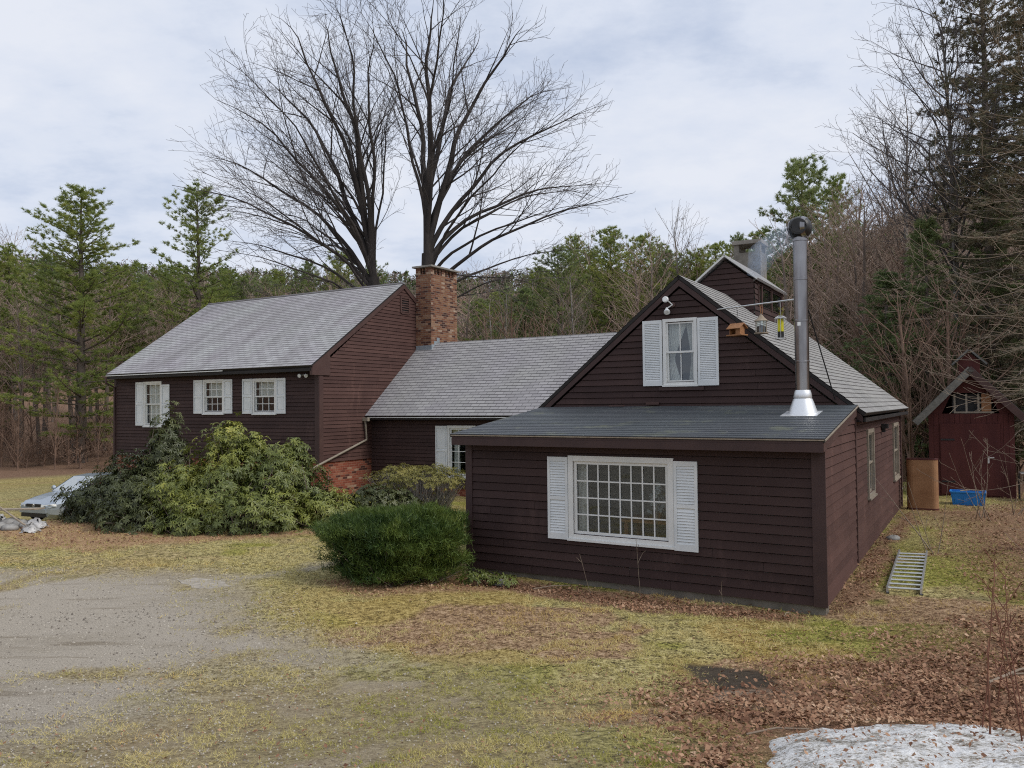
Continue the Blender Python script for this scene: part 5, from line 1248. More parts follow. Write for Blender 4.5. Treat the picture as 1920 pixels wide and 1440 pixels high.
# ---- left: white pines in front of the woods
P_(0, 152, 348, 55, 'tall full white pine standing clear at the far left edge of the field', pines[0], 20, name='pine_tree', rz=1.0, sx=1.28)
P_(0, 372, 350, 62, 'ragged thin topped pine behind the left end of the house roof', pines[1], 19, name='pine_tree', rz=2.2, sx=1.35)
g1 = 'pines at the edge of the field'
lab1 = 'green pine in the mixed wood beyond the field left of the house'
for px, py, Y_, k in ((15, 460, 64, 2), (85, 475, 72, 3), (-45, 455, 62, 0), (225, 500, 64, 2), (268, 515, 72, 3), (315, 495, 76, 2), (425, 505, 72, 0), (455, 520, 66, 3), (410, 560, 62, 2), (500, 520, 70, 3)):
    P_(0, px, py, Y_, lab1, pines[k], (20, 19, 18, 17)[k], name='pine_tree', group=g1, sx=random.uniform(.85, 1.05))
g2 = 'bare trees in the wood left of the house'; lab2 = 'leafless brown tree in the mixed wood beyond the field left of the house'
for k in range(40):
    px = -80 + 15.0 * k + random.uniform(-10, 10); Y_ = random.uniform(57, 84); py = random.uniform(490, 600) if px < 450 else random.uniform(500, 560)
    if 20 < px < 60 and k % 2: py = 425
    P_(0, px, py, Y_, lab2, bare[k % 4], 15 + k % 4, name='bare_tree', group=g2, sx=random.uniform(.75, 1.1))
g3 = 'brush along the field edge'; lab3 = 'leafless brown bush in the thicket along the far edge of the field'
for k in range(34):
    px = -60 + 9.5 * k + random.uniform(-5, 5); Y_ = random.uniform(50, 58)
    plant(brush[k % 3], at_px(px, Y_), Y_, random.choice((.45, .6, .8, 1.0, 1.3)) * random.uniform(.8, 1.2), sx=random.uniform(.8, 1.5), label=lab3, cat='bush', name='brush', group=g3)

# ---- middle: behind the connecting wing
g4 = 'pines behind the connecting wing'; lab4 = 'green pine in the woods seen over the connecting wing roof'
for px, py, Y_, k in ((1050, 462, 48, 3), (1150, 425, 52, 0), (1205, 440, 56, 2), (1110, 470, 58, 2), (985, 540, 50, 3), (940, 545, 58, 2), (1010, 500, 62, 0), (1255, 470, 55, 3), (1345, 455, 60, 2), (1390, 440, 66, 3), (1080, 440, 70, 0), (900, 560, 64, 3), (1310, 470, 50, 2), (640, 470, 70, 2), (580, 490, 76, 3), (520, 505, 82, 0), (700, 490, 78, 3), (1240, 455, 74, 0), (1430, 430, 58, 2)):
    P_(0, px, py, Y_, lab4, pines[k], (20, 19, 18, 17)[k], name='pine_tree', group=g4, sx=random.uniform(.8, 1.0))
P_(0, 1290, 386, 50, 'pale fan shaped bare tree above the front gable', pale[0], 15, name='bare_tree', rz=.5)
P_(0, 1078, 480, 41, 'slim pale birch trunk standing over the wing roof', pale[1], 15, name='birch_tree', rz=.5)
P_(0, 935, 520, 40, 'forking pale sapling just right of the brick chimney', pale[0], 15, name='birch_tree', rz=2.5)
g5 = 'bare trees behind the wing'; lab5 = 'leafless brown tree in the woods seen over the connecting wing roof'
for k in range(34):
    px = 480 + 29 * k + random.uniform(-14, 14); Y_ = random.uniform(44, 76); py = random.uniform(480, 560) if px < 1100 else random.uniform(430, 520)
    P_(0, px, py, Y_, lab5, (bare[k % 4] if k % 3 else pale[k % 2]), (15 + k % 4) if k % 3 else 15, name='bare_tree', group=g5, sx=random.uniform(.75, 1.05))
g6 = 'brush behind the wing'; lab6 = 'leafless tangled bush in the thicket just over the connecting wing roof'
for k in range(18):
    px = 860 + 20 * k + random.uniform(-9, 9); Y_ = random.uniform(37, 50)
    plant(brush[k % 3], at_px(px, Y_), Y_, random.uniform(1.0, 1.9), sx=random.uniform(1.3, 2.2), label=lab6, cat='bush', name='brush', group=g6)

# ---- right: pine, brown thicket, hemlocks, dark spruce, grey birch
P_(0, 1512, 298, 46, 'light green pine with an open top left of the stovepipe cap', pines[3], 17, name='pine_tree', rz=.4, sx=1.15)
P_(0, 1570, 330, 50, 'light green pine whose top shows just right of the stovepipe', pines[2], 18, name='pine_tree', rz=2.4)
P_(0, 1862, -190, 30, 'very tall dark spruce filling the top right corner', hem[1], 20, name='spruce_tree', rz=.7, sx=.92)
P_(0, 1945, -60, 27, 'dark spruce cut by the right edge of the picture', hem[1], 20, name='spruce_tree', rz=2.7, sx=1.0)
P_(0, 1665, 500, 30, 'dense dark green hemlock directly behind the right gable roof', hem[0], 14, name='hemlock_tree', rz=.2, sx=.95)
P_(0, 1740, 400, 29.5, 'dark green hemlock with drooping branches behind the grey birch trunk', hem[0], 14, name='hemlock_tree', rz=1.7, sx=.9)
P_(0, 1868, 330, 30, 'dark green hemlock rising over the red shed roof', hem[0], 14, name='hemlock_tree', rz=3.7, sx=.9)
P_(0, 1580, 560, 38, 'low hemlock whose dark boughs show between the stovepipe and the roof', hem[0], 14, name='hemlock_tree', rz=4.4, sx=.8)
random.seed(404)
bigbirch = bare_mesh(404, 19, .15, 46, (24, 52), dict(BCf, rmin=.0052, step=[1, .6, .42, .3, .25], jit=[0, .10, .13, .16, .18], dens=[0, 2.3, 3.0, 3.6, 0], rr=[0, .42, .5, .6], tail=.5), .40, 'bark_pale', 'twig_dark', wid=.30)
P_(0, 1800, -40, 31, 'tall grey birch with a leaning trunk and fine twigs against the sky', bigbirch, 19, name='birch_tree', rz=1.2, tilt=(0, -.06))
P_(0, 1700, 150, 36, 'slender bare tree whose thin crown reaches above the thicket', pale[1], 15, name='bare_tree', rz=4.2)
g7 = 'bare trees in the right thicket'; lab7 = 'leafless brown tree in the dense thicket behind the house on the right'
for k in range(40):
    px = 1480 + 13 * k + random.uniform(-9, 9); Y_ = random.uniform(33, 58); py = random.uniform(320, 400) if px < 1720 else random.uniform(260, 420)
    if px < 1560: py += 40
    P_(0, px, py, Y_, lab7, bare[k % 4], 15 + k % 4, name='bare_tree', group=g7, sx=random.uniform(.7, 1.05))
g8 = 'brush in the right thicket'; lab8 = 'leafless brown bush in the tangle around the red shed'
for k in range(30):
    px = 1600 + 13 * k + random.uniform(-6, 6); Y_ = random.uniform(26.5, 35)
    plant(brush[k % 3], at_px(px, Y_), Y_, random.uniform(.8, 1.7), label=lab8, cat='bush', name='brush', group=g8)
# the wooded hill far behind: one mass
rs = np.random.RandomState(5); N = 5200
az = rs.uniform(-.75, .75, N); dd = 105 + 320 * rs.rand(N) ** .8; q_ = np.arange(N) < 420; az[q_] = np.where(np.arange(420) % 3 == 0, -rs.uniform(.62, .95, 420), rs.uniform(.63, 1.05, 420)); dd[q_] = rs.uniform(44, 110, 420) * np.where(az[q_] < 0, 1.35, 1); hx, hy = dd * np.sin(az), dd * np.cos(az); hz = ground_h(hx, hy); con = (rs.rand(N) < .28)
m = 46; hh = rs.uniform(6.5, 10.5, N)
C_ = np.repeat(np.stack([hx, hy, hz], -1), m, 0); Hh = np.repeat(hh, m); cf = np.repeat(con, m); tt = rs.rand(N * m) ** .7
rad = np.where(cf, (1 - tt) * .24 * Hh + .2, .30 * Hh * np.sqrt(np.clip(1 - (2 * tt - 1.1) ** 2, .05, 1)) * .8); an = rs.uniform(0, 6.28, N * m); rq = rad * np.sqrt(rs.rand(N * m))
Pc = C_ + np.stack([np.cos(an) * rq, np.sin(an) * rq, tt * Hh], -1)
e1 = rs.normal(size=Pc.shape); e1 /= np.linalg.norm(e1, axis=1, keepdims=True); e2 = rs.normal(size=Pc.shape); e2 /= np.linalg.norm(e2, axis=1, keepdims=True)
sz = np.where(cf, 1.3, 1.7)[:, None] * rs.uniform(.5, 1.1, (N * m, 1)); wd_ = np.where(cf, .5, .16)[:, None]
V = np.stack([Pc - e1 * sz * wd_, Pc + e1 * sz * wd_, Pc + e2 * sz], 1).reshape(-1, 3)
rn = np.where(cf, .66 + .3 * np.repeat(rs.rand(N), m), .55 * np.repeat(rs.rand(N), m) + .1 * rs.rand(N * m))
tag(np_obj('far_wood', V, np.arange(len(V)).reshape(-1, 3), M['hill_wood'], rnd=rn * 1.6), 'brown and green wood covering the distant hillside', 'woodland', kind='stuff')

# ---- shrubs
def sample_blobs(blobs, n, rs, depth=(.62, 1.0), lump=.16):
    """points and outward directions near the outer shell of a union of ellipsoids (cx,cy,cz,rx,ry,rz)"""
    Bb = np.array(blobs, float); wgt = Bb[:, 3] * Bb[:, 4] + Bb[:, 5] * (Bb[:, 3] + Bb[:, 4]) * .5; k = rs.choice(len(Bb), n * 3, p=wgt / wgt.sum())
    d = rs.normal(size=(n * 3, 3)); d[:, 2] = np.where(d[:, 2] < -.35, -d[:, 2], d[:, 2]); d /= np.linalg.norm(d, axis=1, keepdims=True)
    q = rs.uniform(*depth, (n * 3, 1)) ** .6
    lumps = 1 + lump * (2 * fbm(d[:, 0] * 2 + k * 3.1, d[:, 1] * 2 + d[:, 2] * 2.7, .55, 7)[:, None] - 1) * 1.6
    P = Bb[k, :3] + d * Bb[k, 3:] * q * lumps
    keep = np.ones(len(P), bool)
    for i in range(len(Bb)):
        e = np.linalg.norm((P - Bb[i, :3]) / Bb[i, 3:], axis=1); keep &= (k == i) | (e > .72)
    keep &= P[:, 2] > ground_h(P[:, 0], P[:, 1]) + .03
    nrm = d / Bb[k, 3:]; nrm /= np.linalg.norm(nrm, axis=1, keepdims=True)
    P, nrm, q = P[keep][:n], nrm[keep][:n], q[keep][:n]
    return P, nrm, q[:, 0]

def whorls(P, N, rs, leaves=8, ln=.13, wd=.034, droop=.55, rbase=None):
    """a rosette of folded drooping leaves at each point"""
    M_ = len(P); ax = N + np.array([0, 0, .55]) + rs.normal(size=P.shape) * .25; ax /= np.linalg.norm(ax, axis=1, keepdims=True)
    a = np.cross(ax, rs.normal(size=P.shape)); a /= np.linalg.norm(a, axis=1, keepdims=True); b = np.cross(ax, a)
    Vs, rr = [], []
    for k in range(leaves):
        an = 2 * math.pi * k / leaves + rs.uniform(-.3, .3, M_); o = np.cos(an)[:, None] * a + np.sin(an)[:, None] * b
        dr = rs.uniform(droop - .35, droop + .35, M_)[:, None]
        l1 = o * 1.0 + ax * (.35 - dr * .3) - np.array([0, 0, 1]) * dr * .5; l1 /= np.linalg.norm(l1, axis=1, keepdims=True)
        l2 = l1 - np.array([0, 0, 1]) * dr * .7; l2 /= np.linalg.norm(l2, axis=1, keepdims=True)
        L = ln * rs.uniform(.7, 1.2, (M_, 1)); side = np.cross(l1, ax); side /= np.linalg.norm(side, axis=1, keepdims=True) + 1e-9; w = wd * rs.uniform(.8, 1.15, (M_, 1))
        p0 = P; p1 = P + l1 * L * .5; p2 = p1 + l2 * L * .5; fold = ax * w * .35
        Vs.append(np.stack([p0, p1 + side * w * .5 + fold, p2, p1 - side * w * .5 + fold, p1], 1))
        rr.append(np.clip((rbase if rbase is not None else rs.rand(M_)) + rs.normal(0, .12, M_), 0, 1))
    V = np.concatenate(Vs, 0); rr = np.concatenate(rr); n = len(V); i = np.arange(n) * 5
    F = np.stack([np.stack([i, i + 4, i + 1], -1), np.stack([i + 4, i + 2, i + 1], -1), np.stack([i, i + 3, i + 4], -1), np.stack([i + 4, i + 3, i + 2], -1)], 1).reshape(-1, 3)
    return V.reshape(-1, 3), F, np.repeat(rr, 4)

def stems(base_pts, tips, rs, r0=.022, jit=.12, n=6):
    S = []
    for q in tips:
        b = base_pts[np.argmin(np.hypot(base_pts[:, 0] - q[0], base_pts[:, 1] - q[1]) + rs.rand(len(base_pts)) * .8)]; p = b.copy(); c = (b + q) / 2 + np.array([0, 0, -.12 * np.linalg.norm(q - b)]) + rs.normal(size=3) * jit
        for k in range(1, n + 1):
            t = k / n; e = (1 - t) ** 2 * b + 2 * t * (1 - t) * c + t * t * q; ra = r0 * (1 - .8 * (k - 1) / n); rb = r0 * (1 - .8 * k / n); S.append((*p, *e, ra, rb)); p = e
    return S

def shrub(name, blobs, n, label, mat, seed, cat='bush', leaves=8, ln=.13, wd=.036, droop=.55, stem=60, stem_mat='bark', top_light=.0, depth=(.55, 1.), r0=.02, lump=.16):
    rs = np.random.RandomState(seed); P, N, q = sample_blobs(blobs, n, rs, depth, lump)
    c = np.mean([b[:2] for b in blobs], 0); root = empty(name, (c[0], c[1], gz(*c)), label, cat)
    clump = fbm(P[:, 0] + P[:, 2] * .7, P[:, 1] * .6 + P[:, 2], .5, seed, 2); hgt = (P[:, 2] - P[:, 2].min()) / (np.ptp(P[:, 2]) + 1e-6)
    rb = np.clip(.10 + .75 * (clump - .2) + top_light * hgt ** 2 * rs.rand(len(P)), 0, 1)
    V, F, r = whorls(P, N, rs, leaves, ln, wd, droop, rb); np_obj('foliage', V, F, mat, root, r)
    bases = np.array([[b[0] + rs.normal() * .15, b[1] + rs.normal() * .15, gz(b[0], b[1]) - .05] for b in blobs for _ in range(3)])
    k = rs.choice(len(P), min(stem, len(P)), replace=False); v, f = tubes(stems(bases, P[k], rs, r0), 5); np_obj('stem', v, f, M[stem_mat], root)
    return root

shrub('rhododendron', [(-10.0, 20.2, .25, 1.15, 1.1, .95), (-9.2, 19.7, .5, .95, 1.1, 1.1), (-8.65, 19.9, .9, .52, .65, 1.66), (-8.6, 18.6, .15, 1.0, .9, .88), (-10.7, 20.2, .05, .65, .7, .65)], 3100,
      'dark leaved rhododendron reaching up to the left window, in front of the car', M['rhodo_dark'], 41, top_light=.25, stem=180, r0=.026, lump=.32, depth=(.45, 1.05))
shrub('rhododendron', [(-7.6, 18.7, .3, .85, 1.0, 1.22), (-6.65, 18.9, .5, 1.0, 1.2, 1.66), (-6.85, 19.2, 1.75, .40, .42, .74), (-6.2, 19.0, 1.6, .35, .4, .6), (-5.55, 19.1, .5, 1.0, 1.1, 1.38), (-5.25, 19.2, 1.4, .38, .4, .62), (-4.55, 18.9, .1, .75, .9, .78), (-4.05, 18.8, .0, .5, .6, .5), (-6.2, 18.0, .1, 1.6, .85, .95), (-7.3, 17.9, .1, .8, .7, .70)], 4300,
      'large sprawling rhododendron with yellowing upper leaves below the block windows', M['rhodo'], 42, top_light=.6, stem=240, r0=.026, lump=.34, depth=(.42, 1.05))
shrub('rhododendron', [(-3.45, 19.6, .15, .75, .6, .72), (-2.8, 19.9, .1, .6, .5, .6)], 700, 'low dark rhododendron between the big bush and the clipped yew', M['rhodo_dark'], 43, stem=30, ln=.11)
shrub('azalea_bush', [(-2.95, 21.0, .75, .85, .8, .50), (-2.0, 21.0, .8, .85, .75, .42), (-2.4, 20.7, .75, 1.0, .6, .38)], 900, 'half bare yellowing shrub below the connecting wing window', M['azalea'], 44, leaves=6, ln=.085, wd=.026, droop=.4, stem=420, stem_mat='bark_pale', depth=(.5, 1.05), r0=.013)
shrub('ground_plant', [(-.55, 12.75, .0, .34, .22, .16), (-.15, 12.55, .0, .25, .18, .12)], 110, 'small patch of green leaves at the foot of the clipped yew', M['rhodo'], 45, cat='plant', leaves=6, ln=.07, wd=.028, stem=10, r0=.006)
# clipped yew: thousands of upward sprays
rs = np.random.RandomState(46)
yb = [(-1.90, 13.0, .68, 1.04, .95, .40), (-1.34, 13.05, .70, .55, .76, .37), (-2.50, 12.95, .66, .52, .70, .37), (-1.75, 13.0, .78, .5, .6, .28), (-1.88, 12.96, .38, 1.04, .86, .42), (-1.88, 12.92, .16, .95, .78, .26)]
P, N, q = sample_blobs(yb, 14000, rs, (.52, 1.06), .34)
low = P[:, 2] < .5
root = empty('yew_bush', (-1.92, 13.0, gz(-1.92, 13)), 'dense clipped dark green yew at the left end of the lean-to', 'bush')
D = N * .9 + np.array([0, 0, .55]) + rs.normal(size=P.shape) * .5; D /= np.linalg.norm(D, axis=1, keepdims=True)
V, F, r = blades(P, D, 7, .105, .0052, .38, .12, rs)
cl = np.repeat(np.clip(.05 + .9 * (fbm(P[:, 0], P[:, 1] + P[:, 2], .35, 47) - .15) * (.35 + .8 * np.clip((P[:, 2] - .15) / .9, 0, 1)), 0, 1), 7)  # darker toward the base: shade below the overhanging top painted into the sprays
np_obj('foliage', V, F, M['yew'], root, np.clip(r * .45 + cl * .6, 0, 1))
bases = np.array([[-1.92 + rs.normal() * .15, 13 + rs.normal() * .15, gz(-1.9, 13) - .05] for _ in range(8)])
v, f = tubes(stems(bases, P[rs.choice(len(P), 170)] * 1.0, rs, .02), 5); np_obj('stem', v, f, M['bark'], root)

# ---- foreground: long upcurved branches reaching in from a tree outside the right edge, and saplings
def whips(name, base, specs, label, mat, seed, cat='tree', trunk=None):
    random.seed(seed); S = []; root = empty(name, base, label, cat)
    def arc(p, d, L, r, lev, up):
        n = max(5, int(L / .22)); x, y, z = p; dx, dy, dz = d
        for i in range(n):
            t = i / n; dx, dy, dz = norm3(dx + random.gauss(0, .035), dy + random.gauss(0, .035), dz + random.gauss(0, .035) + up * (t * 1.6 - .25) * L / n)
            q = (x + dx * L / n, y + dy * L / n, z + dz * L / n); ra = max(.0032, r * (1 - t) ** .8); rb = max(.0032, r * (1 - (i + 1) / n) ** .8); S.append((x, y, z, *q, ra, rb)); x, y, z = q
            if lev < 2 and t > .15 and random.random() < (.42 if lev == 0 else .3):
                wx, wy, wz = norm3(random.gauss(0, 1), random.gauss(0, 1), random.gauss(.5, 1)); k = wx * dx + wy * dy + wz * dz; wx, wy, wz = wx - k * dx, wy - k * dy, wz - k * dz; wx, wy, wz = norm3(wx, wy, wz)
                arc((x, y, z), norm3(dx + wx * .75, dy + wy * .75, dz + wz * .75), L * random.uniform(.18, .42) * (1.1 - t * .6), ra * .6, lev + 1, up * 1.2)
    for (p, d, L, r, up) in specs:
        arc(p, norm3(*d), L, r, 0, up)
        if not trunk:
            v, f = tubes(S, 5); np_obj('stem', v, f, mat, root); S.clear()
    if trunk:
        v, f = tubes(S, 5); np_obj('crown', v, f, mat, root)
    if trunk:
        v, f = tubes(trunk, 10); np_obj('trunk', v, f, M['bark'], root, smooth=True)
    return root
random.seed(500); tx_, ty_ = 10.9, 13.6; tz_ = gz(tx_, ty_)
tk_ = [(tx_ + .05 * i, ty_ + .03 * i, tz_ - .2 + i * .8, tx_ + .05 * (i + 1), ty_ + .03 * (i + 1), tz_ - .2 + (i + 1) * .8, .16 - .011 * i, .16 - .011 * (i + 1)) for i in range(12)]
sp = []
for k in range(34):
    h = random.uniform(2.3, 8.0); az = random.uniform(math.pi * .72, math.pi * 1.2)
    sp.append(((tx_ + .06 * h, ty_ + .037 * h, tz_ + h), (math.cos(az), math.sin(az) * .8, random.uniform(-.75, .15)), random.uniform(2.4, 5.0), random.uniform(.007, .014), random.uniform(.30, .75)))
whips('bare_tree', (tx_, ty_, tz_), sp, 'tree outside the right edge, its long tan upcurved branches hanging across the shed', M['whip'], 501, trunk=tk_)
def thicket(name, x, y, n, h, label, mat, seed, spread=.5, r=(.006, .014), up=.1, lean=(0, 0)):
    random.seed(seed); z = gz(x, y)
    return whips(name, (x, y, z), [((x + random.gauss(0, .12), y + random.gauss(0, .12), z - .05), (random.gauss(lean[0], spread), random.gauss(lean[1], spread * .6), 1), h * random.uniform(.55, 1.1), random.uniform(*r), up) for _ in range(n)], label, mat, seed + 1, 'sapling')
thicket('sapling', 10.9, 18.6, 6, 2.6, 'pinkish crooked sapling standing in front of the blue tub', M['whip'], 511, .42, (.008, .017), .12)
thicket('sapling', 12.1, 19.0, 7, 1.9, 'low twiggy sapling to the right of the blue tub', M['whip'], 515, .7, (.006, .012), .15)
thicket('sapling', 7.6, 14.7, 4, 1.9, 'thin forked sapling growing past the far end of the ladder', M['whip'], 521, .42, (.008, .013), .05, (-.45, .2))
thicket('sapling', 9.3, 13.2, 10, 2.0, 'spreading bare sapling on the leafy bank at the right edge', M['whip'], 531, .7, (.006, .012), .15, (-.3, 0))
thicket('sapling', 8.0, 11.0, 9, 1.4, 'low bare sapling among the leaves at the right edge', M['twig'], 541, .8, (.005, .010), .15, (-.2, 0))
thicket('sapling', 3.33, 5.35, 5, 1.15, 'reddish upright stems beside the snow heap in the bottom right corner', M['redstem'], 551, .10, (.006, .010), .02)
thicket('sapling', 4.3, 6.9, 4, 1.3, 'second clump of reddish stems a little behind the snow heap', M['redstem'], 561, .14, (.005, .009), .02)
for k, (x, y, h) in enumerate(((1.05, 11.95, .75), (1.95, 11.85, .85), (3.1, 11.2, .62))):
    thicket('dry_stalk', x, y, 1, h, ('leaning dry stalk under the left shutter of the picture window', 'upright dry stalk under the middle of the picture window', 'thin dry stalk to the right of the picture window shutter')[k], M['whip'], 571 + 3 * k, .05, (.005, .006), .02, ((-.35, 0), (0, 0), (0, 0))[k])
for k, (x0, y0, x1, y1, r_, lb) in enumerate(((4.5, 7.6, 5.6, 8.3, .014, 'long pale fallen branch lying on the leaves at the right'), (4.9, 7.9, 6.4, 7.9, .009, 'thin straight fallen stick on the leaves near the right edge'), (1.7, 5.9, 2.2, 6.0, .008, 'short fallen twig lying just left of the snow heap'), (.3, 12.35, .9, 12.6, .010, 'fallen stick lying against the lean-to foundation'), (3.75, 10.85, 3.6, 10.65, .008, 'short twig leaning on the corner of the lean-to foundation'))):
    mb = MB(); m_ = (x0 * .5 + x1 * .5, y0 * .5 + y1 * .5 + .05); mb.tube([V3(x0, y0, gz(x0, y0) + .04), V3(*m_, gz(*m_) + .06), V3(x1, y1, gz(x1, y1) + .05)], [r_, r_ * .85, r_ * .5], 6); tag(mb.build('stick', M['whip']), lb, 'stick')

# ---- ground cover nobody could count: grass blades, fallen leaves, gravel chips
rs = np.random.RandomState(99)
def scatter(n, y0=4.6, y1=24, half=.72):
    y = y0 * (y1 / y0) ** rs.rand(n); x = y * rs.uniform(-half, half, n); return x, y
def in_house(x, y):
    dx, dy = x - CA[0], y - CA[1]; u = dx * U[0] + dy * U[1]; v = dx * W[0] + dy * W[1]
    a = (u > -.0) & (u < 5.9) & (v > -.0) & (v < 12); bx2, by2 = x - CB[0], y - CB[1]; ub = bx2 * U[0] + by2 * U[1]; vb = bx2 * W[0] + by2 * W[1]
    return a | ((vb > 2.4) & (ub < 0) & (ub > -10)) | ((vb > 0) & (ub > 0) & (ub < 10.2))
x, y = scatter(760000); m = masks(x, y); dens = (1 - m['gravel'] * 1.02) * (1 - .90 * m['leaf']) * (1 - .62 * m['dirt']) * (1 - .95 * m['dark']) * (1 - .85 * m['grey']) * (1 - .6 * m['needles']) * (.25 + .75 * sm((fbm(x, y, .35, 61) - .3) / .3)) * sm((fbm(x, y, .13, 62, 2) - .42) / .16)
snow = np.hypot((x - 2.82) / 1.3, (y - 5.18) / 1.2) < 1
k = (rs.rand(len(x)) < dens) & ~in_house(x, y) & ~snow; x, y, mo = x[k], y[k], m['moss'][k]
n = len(x); z = ground_h(x, y); P = np.stack([x, y, z], -1); sc = np.clip(y / 9, .7, 1.6)[:, None]
d = rs.normal(size=(n, 3)) * .9; d[:, 2] = np.abs(d[:, 2]) * .6 + .35; d /= np.linalg.norm(d, axis=1, keepdims=True)
s = np.cross(d, rs.normal(size=(n, 3))); s /= np.linalg.norm(s, axis=1, keepdims=True)
h = .050 * rs.uniform(.4, 1.5, (n, 1)) * sc ** .5; w = .0032 * sc
V = np.stack([P - s * w, P + s * w, P + d * h], 1).reshape(-1, 3)
rn = .56 - .46 * mo; rn = rn + (.76 - rn) * m['gold'][k] * .85; rn = rn + (.98 - rn) * m['rust'][k] * .9
rn = np.clip(rn + rs.normal(0, .13, n) + .35 * (fbm(x, y, .22, 66) - .5), 0, 1)
tag(np_obj('grass', V, np.arange(len(V)).reshape(-1, 3), M['grass'], rnd=rn), 'short dead grass and moss covering the yard', 'grass', kind='stuff')

x, y = scatter(360000); m = masks(x, y); dens = np.clip(.85 * m['leaf'] * (.35 + .65 * sm((fbm(x, y, .45, 68) - .35) / .3)) + .30 * m['needles'] + .010 * (1 - m['gravel']) + .5 * m['forest'], 0, 1) * (1 - .7 * m['dark'])
dens = np.where(np.hypot((x - 2.82) / 1.2, (y - 5.18) / 1.1) < 1, .045, dens)
k = (rs.rand(len(x)) < dens) & ~in_house(x, y); x, y, nd = x[k], y[k], m['needles'][k]; n = len(x)
on = np.hypot((x - 2.82) / 1.45, (y - 5.18) / 1.35) < .97
z = ground_h(x, y) + .012 + rs.rand(n) * .03 + np.where(on, .20 * sm(1.0 - np.hypot((x - 2.82) / 1.35, (y - 5.18) / 1.25)) ** .6, 0)
P = np.stack([x, y, z], -1); a = rs.uniform(0, 6.28, n); tl = rs.normal(0, .42, (n, 2)); e1 = np.stack([np.cos(a), np.sin(a), tl[:, 0]], -1); e2 = np.stack([-np.sin(a), np.cos(a), tl[:, 1]], -1)
L = (.0175 * rs.uniform(.4, 1.7, (n, 1))); L = L * np.where(np.maximum(m['leaf'][k], m['needles'][k]) > .3, 1., .62)[:, None]; L = L * np.where(on, .7, 1.)[:, None]; Wd = L * rs.uniform(.45, .8, (n, 1)); up = np.array([0, 0, 1.]) * L * rs.uniform(-.1, .5, (n, 1))
V = np.stack([P - e1 * L, P - e2 * Wd + up, P + e1 * L * 1.1, P + e2 * Wd + up, P - e1 * L * .1], 1).reshape(-1, 3); i = np.arange(n) * 5
F = np.stack([np.stack([i, i + 1, i + 4], -1), np.stack([i + 4, i + 1, i + 2], -1), np.stack([i, i + 4, i + 3], -1), np.stack([i + 4, i + 2, i + 3], -1)], 1).reshape(-1, 3)
tag(np_obj('leaf_litter', V, F, M['leaf_litter'], rnd=np.repeat(np.clip(rs.beta(1.5, 1.7, n) + .5 * (fbm(x, y, .5, 69) - .5), 0, 1), 4)), 'brown fallen leaves spread over the bank and along the house walls', 'fallen leaves', kind='stuff')

x, y = scatter(60000); m = masks(x, y); k = (rs.rand(len(x)) < np.clip(m['gravel'] + .35 * m['dirt'], 0, 1) * .8) & ~in_house(x, y); x, y = x[k], y[k]; n = len(x)
P = np.stack([x, y, ground_h(x, y) + .004], -1); sz = .0075 * rs.uniform(.5, 2.0, (n, 1)) * np.clip(y / 8, .8, 1.4)[:, None]
tet = np.array([[1, 0, -.3], [-.5, .87, -.3], [-.5, -.87, -.3], [0, 0, .7]]); q = tet[None] * rs.uniform(.6, 1.3, (n, 4, 1)); a = rs.uniform(0, 6.28, n); ca, sa = np.cos(a)[:, None], np.sin(a)[:, None]
q = np.stack([q[..., 0] * ca - q[..., 1] * sa, q[..., 0] * sa + q[..., 1] * ca, q[..., 2]], -1)
V = (P[:, None] + q * sz[:, None]).reshape(-1, 3); i = np.arange(n) * 4; F = np.stack([np.stack([i + a_, i + b_, i + c_], -1) for a_, b_, c_ in ((0, 1, 3), (1, 2, 3), (2, 0, 3))], 1).reshape(-1, 3)
t = NT('gravel_chips'); t.color(t.ramp(t.attr('rnd'), [(0, (.12, .10, .085)), (.5, (.33, .295, .245)), (.9, (.42, .38, .32)), (1, (.46, .42, .36))])); t.set(.9, 0, .2)
tag(np_obj('gravel', V, F, t.m, rnd=np.repeat(rs.rand(n), 3)), 'loose gravel chips on the drive and bare soil', 'gravel', kind='stuff')

# faint wood smoke drifting from the stovepipe cap
sc_ = pc(5.35) + V3(-.55, .25, 0)
mb = MB(); mb.tube([sc_ + V3(.80, -.25, .28), sc_ + V3(.52, -.2, .25), sc_ + V3(.25, -.1, .12), sc_ + V3(-.02, .0, -.12), sc_ + V3(-.10, .05, -.45)], [.08, .16, .22, .24, .14], 16)
t = NT('wood_smoke'); t.t.nodes.remove(t.b); pv = t.n('ShaderNodeVolumePrincipled'); pv.inputs['Color'].default_value = (.62, .76, .95, 1)
ds = t.mrange(t.noise(2.2, 3), .34, .66, 0, 1.7); t.l(ds, pv.inputs['Density']); t.l(pv.outputs[0], t.out.inputs['Volume'])
tag(mb.build('smoke', t.m, None, True), 'thin bluish smoke drifting left from the stovepipe cap', 'smoke', kind='stuff')

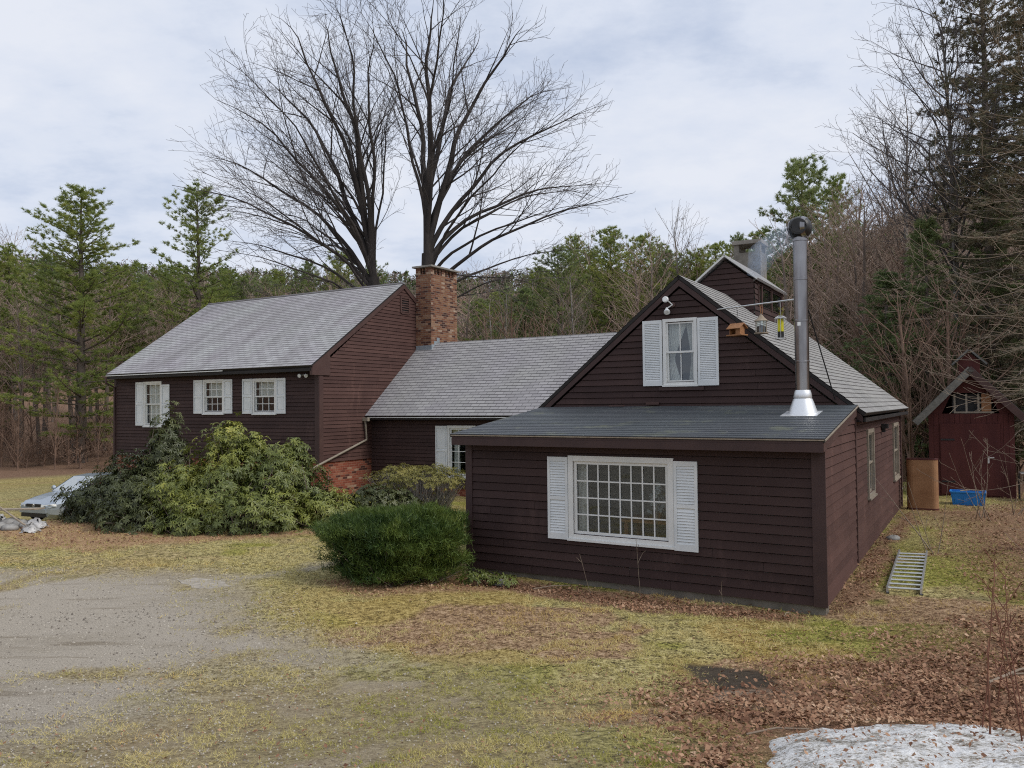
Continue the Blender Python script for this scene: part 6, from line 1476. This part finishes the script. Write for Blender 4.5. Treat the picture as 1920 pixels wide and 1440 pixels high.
# ------------------------------------------------------------------ sky, sun, camera
SUN_EL, SUN_AZ = R(46), math.atan2(.80, -.42)          # azimuth measured from +Y toward +X
w = bpy.data.worlds.new('World'); scene.world = w; w.use_nodes = True
nt = w.node_tree; N_ = nt.nodes; Lk = nt.links
bg = N_['Background']; outw = N_['World Output']
sky = N_.new('ShaderNodeTexSky'); sky.sky_type = 'NISHITA'; sky.sun_disc = False; sky.sun_elevation = SUN_EL; sky.sun_rotation = SUN_AZ; sky.dust_density = 2.0
Lk.new(sky.outputs[0], bg.inputs['Color']); bg.inputs['Strength'].default_value = .07
tc_ = N_.new('ShaderNodeTexCoord'); sep = N_.new('ShaderNodeSeparateXYZ'); Lk.new(tc_.outputs['Generated'], sep.inputs[0])
def wm(op, a, b=None):
    q = N_.new('ShaderNodeMath'); q.operation = op
    for i, v in ((0, a), (1, b)):
        if v is None: continue
        if hasattr(v, 'is_linked'): Lk.new(v, q.inputs[i])
        else: q.inputs[i].default_value = v
    return q.outputs[0]
zz = wm('ADD', wm('MAXIMUM', sep.outputs[2], 0.), .22)
cmb = N_.new('ShaderNodeCombineXYZ'); Lk.new(wm('DIVIDE', sep.outputs[0], zz), cmb.inputs[0]); Lk.new(wm('DIVIDE', sep.outputs[1], zz), cmb.inputs[1])
def wn(scale, detail, rough, sx=1.):
    mp = N_.new('ShaderNodeMapping'); mp.inputs['Scale'].default_value = (sx, 1, 1); mp.inputs['Location'].default_value = (3.1, 1.7, 0); Lk.new(cmb.outputs[0], mp.inputs[0])
    q = N_.new('ShaderNodeTexNoise'); q.inputs['Scale'].default_value = scale; q.inputs['Detail'].default_value = detail; q.inputs['Roughness'].default_value = rough; Lk.new(mp.outputs[0], q.inputs['Vector']); return q.outputs['Fac']
cl = wm('ADD', wm('MULTIPLY', wn(1.5, 4, .5), .5), wm('MULTIPLY', wn(4.6, 6, .6, .8), .5))
rp = N_.new('ShaderNodeValToRGB'); e = rp.color_ramp; e.elements[0].position = .37; e.elements[0].color = (.42, .475, .59, 1); e.elements[1].position = .62; e.elements[1].color = (.575, .60, .66, 1)
m_ = e.elements.new(.49); m_.color = (.51, .55, .635, 1)
Lk.new(cl, rp.inputs[0]); bg2 = N_.new('ShaderNodeBackground'); Lk.new(rp.outputs[0], bg2.inputs[0]); bg2.inputs[1].default_value = 1.0
mxs = N_.new('ShaderNodeMixShader'); mr = N_.new('ShaderNodeMapRange'); mr.inputs[1].default_value = .30; mr.inputs[2].default_value = .50; mr.inputs[3].default_value = .80; mr.inputs[4].default_value = .96
Lk.new(cl, mr.inputs[0]); Lk.new(mr.outputs[0], mxs.inputs[0]); Lk.new(bg.outputs[0], mxs.inputs[1]); Lk.new(bg2.outputs[0], mxs.inputs[2]); Lk.new(mxs.outputs[0], outw.inputs['Surface'])

sl = bpy.data.lights.new('sun', 'SUN'); sl.energy = 1.6; sl.angle = R(26); sl.color = (1.0, .96, .90)
so = bpy.data.objects.new('sun', sl); COL.objects.link(so)
sd_ = V3(math.sin(SUN_AZ) * math.cos(SUN_EL), math.cos(SUN_AZ) * math.cos(SUN_EL), math.sin(SUN_EL))
from mathutils import Vector, Matrix
so.rotation_euler = Vector(sd_).to_track_quat('Z', 'Y').to_euler()

cam = bpy.data.cameras.new('camera'); co = bpy.data.objects.new('camera', cam); COL.objects.link(co)
cam.sensor_fit = 'HORIZONTAL'; cam.sensor_width = 36; cam.lens = 36 * FPX / 1920; cam.clip_end = 2000; cam.clip_start = .05
cp, s_p = math.cos(PITCH), math.sin(PITCH); cr_, sr_ = math.cos(ROLL), math.sin(ROLL)
Fw = V3(0, cp, s_p); U0 = V3(0, -s_p, cp); X0 = V3(1, 0, 0); Rt = cr_ * X0 - sr_ * U0; Up = sr_ * X0 + cr_ * U0
co.matrix_world = Matrix(((Rt[0], Up[0], -Fw[0], 0), (Rt[1], Up[1], -Fw[1], 0), (Rt[2], Up[2], -Fw[2], CZ), (0, 0, 0, 1)))
scene.camera = co
scene.view_settings.view_transform = 'Standard'; scene.view_settings.look = 'None'; scene.view_settings.exposure = 0.5; scene.view_settings.gamma = 1
scene.render.resolution_x, scene.render.resolution_y = 1024, 768
scene.cycles.max_bounces = 6; scene.cycles.transparent_max_bounces = 12; scene.cycles.volume_bounces = 1
scene.cycles.use_denoising = False; scene.cycles.sample_clamp_indirect = 4.0; scene.cycles.filter_width = 1.1
try: scene.cycles.denoising_prefilter = 'ACCURATE'
except Exception: pass
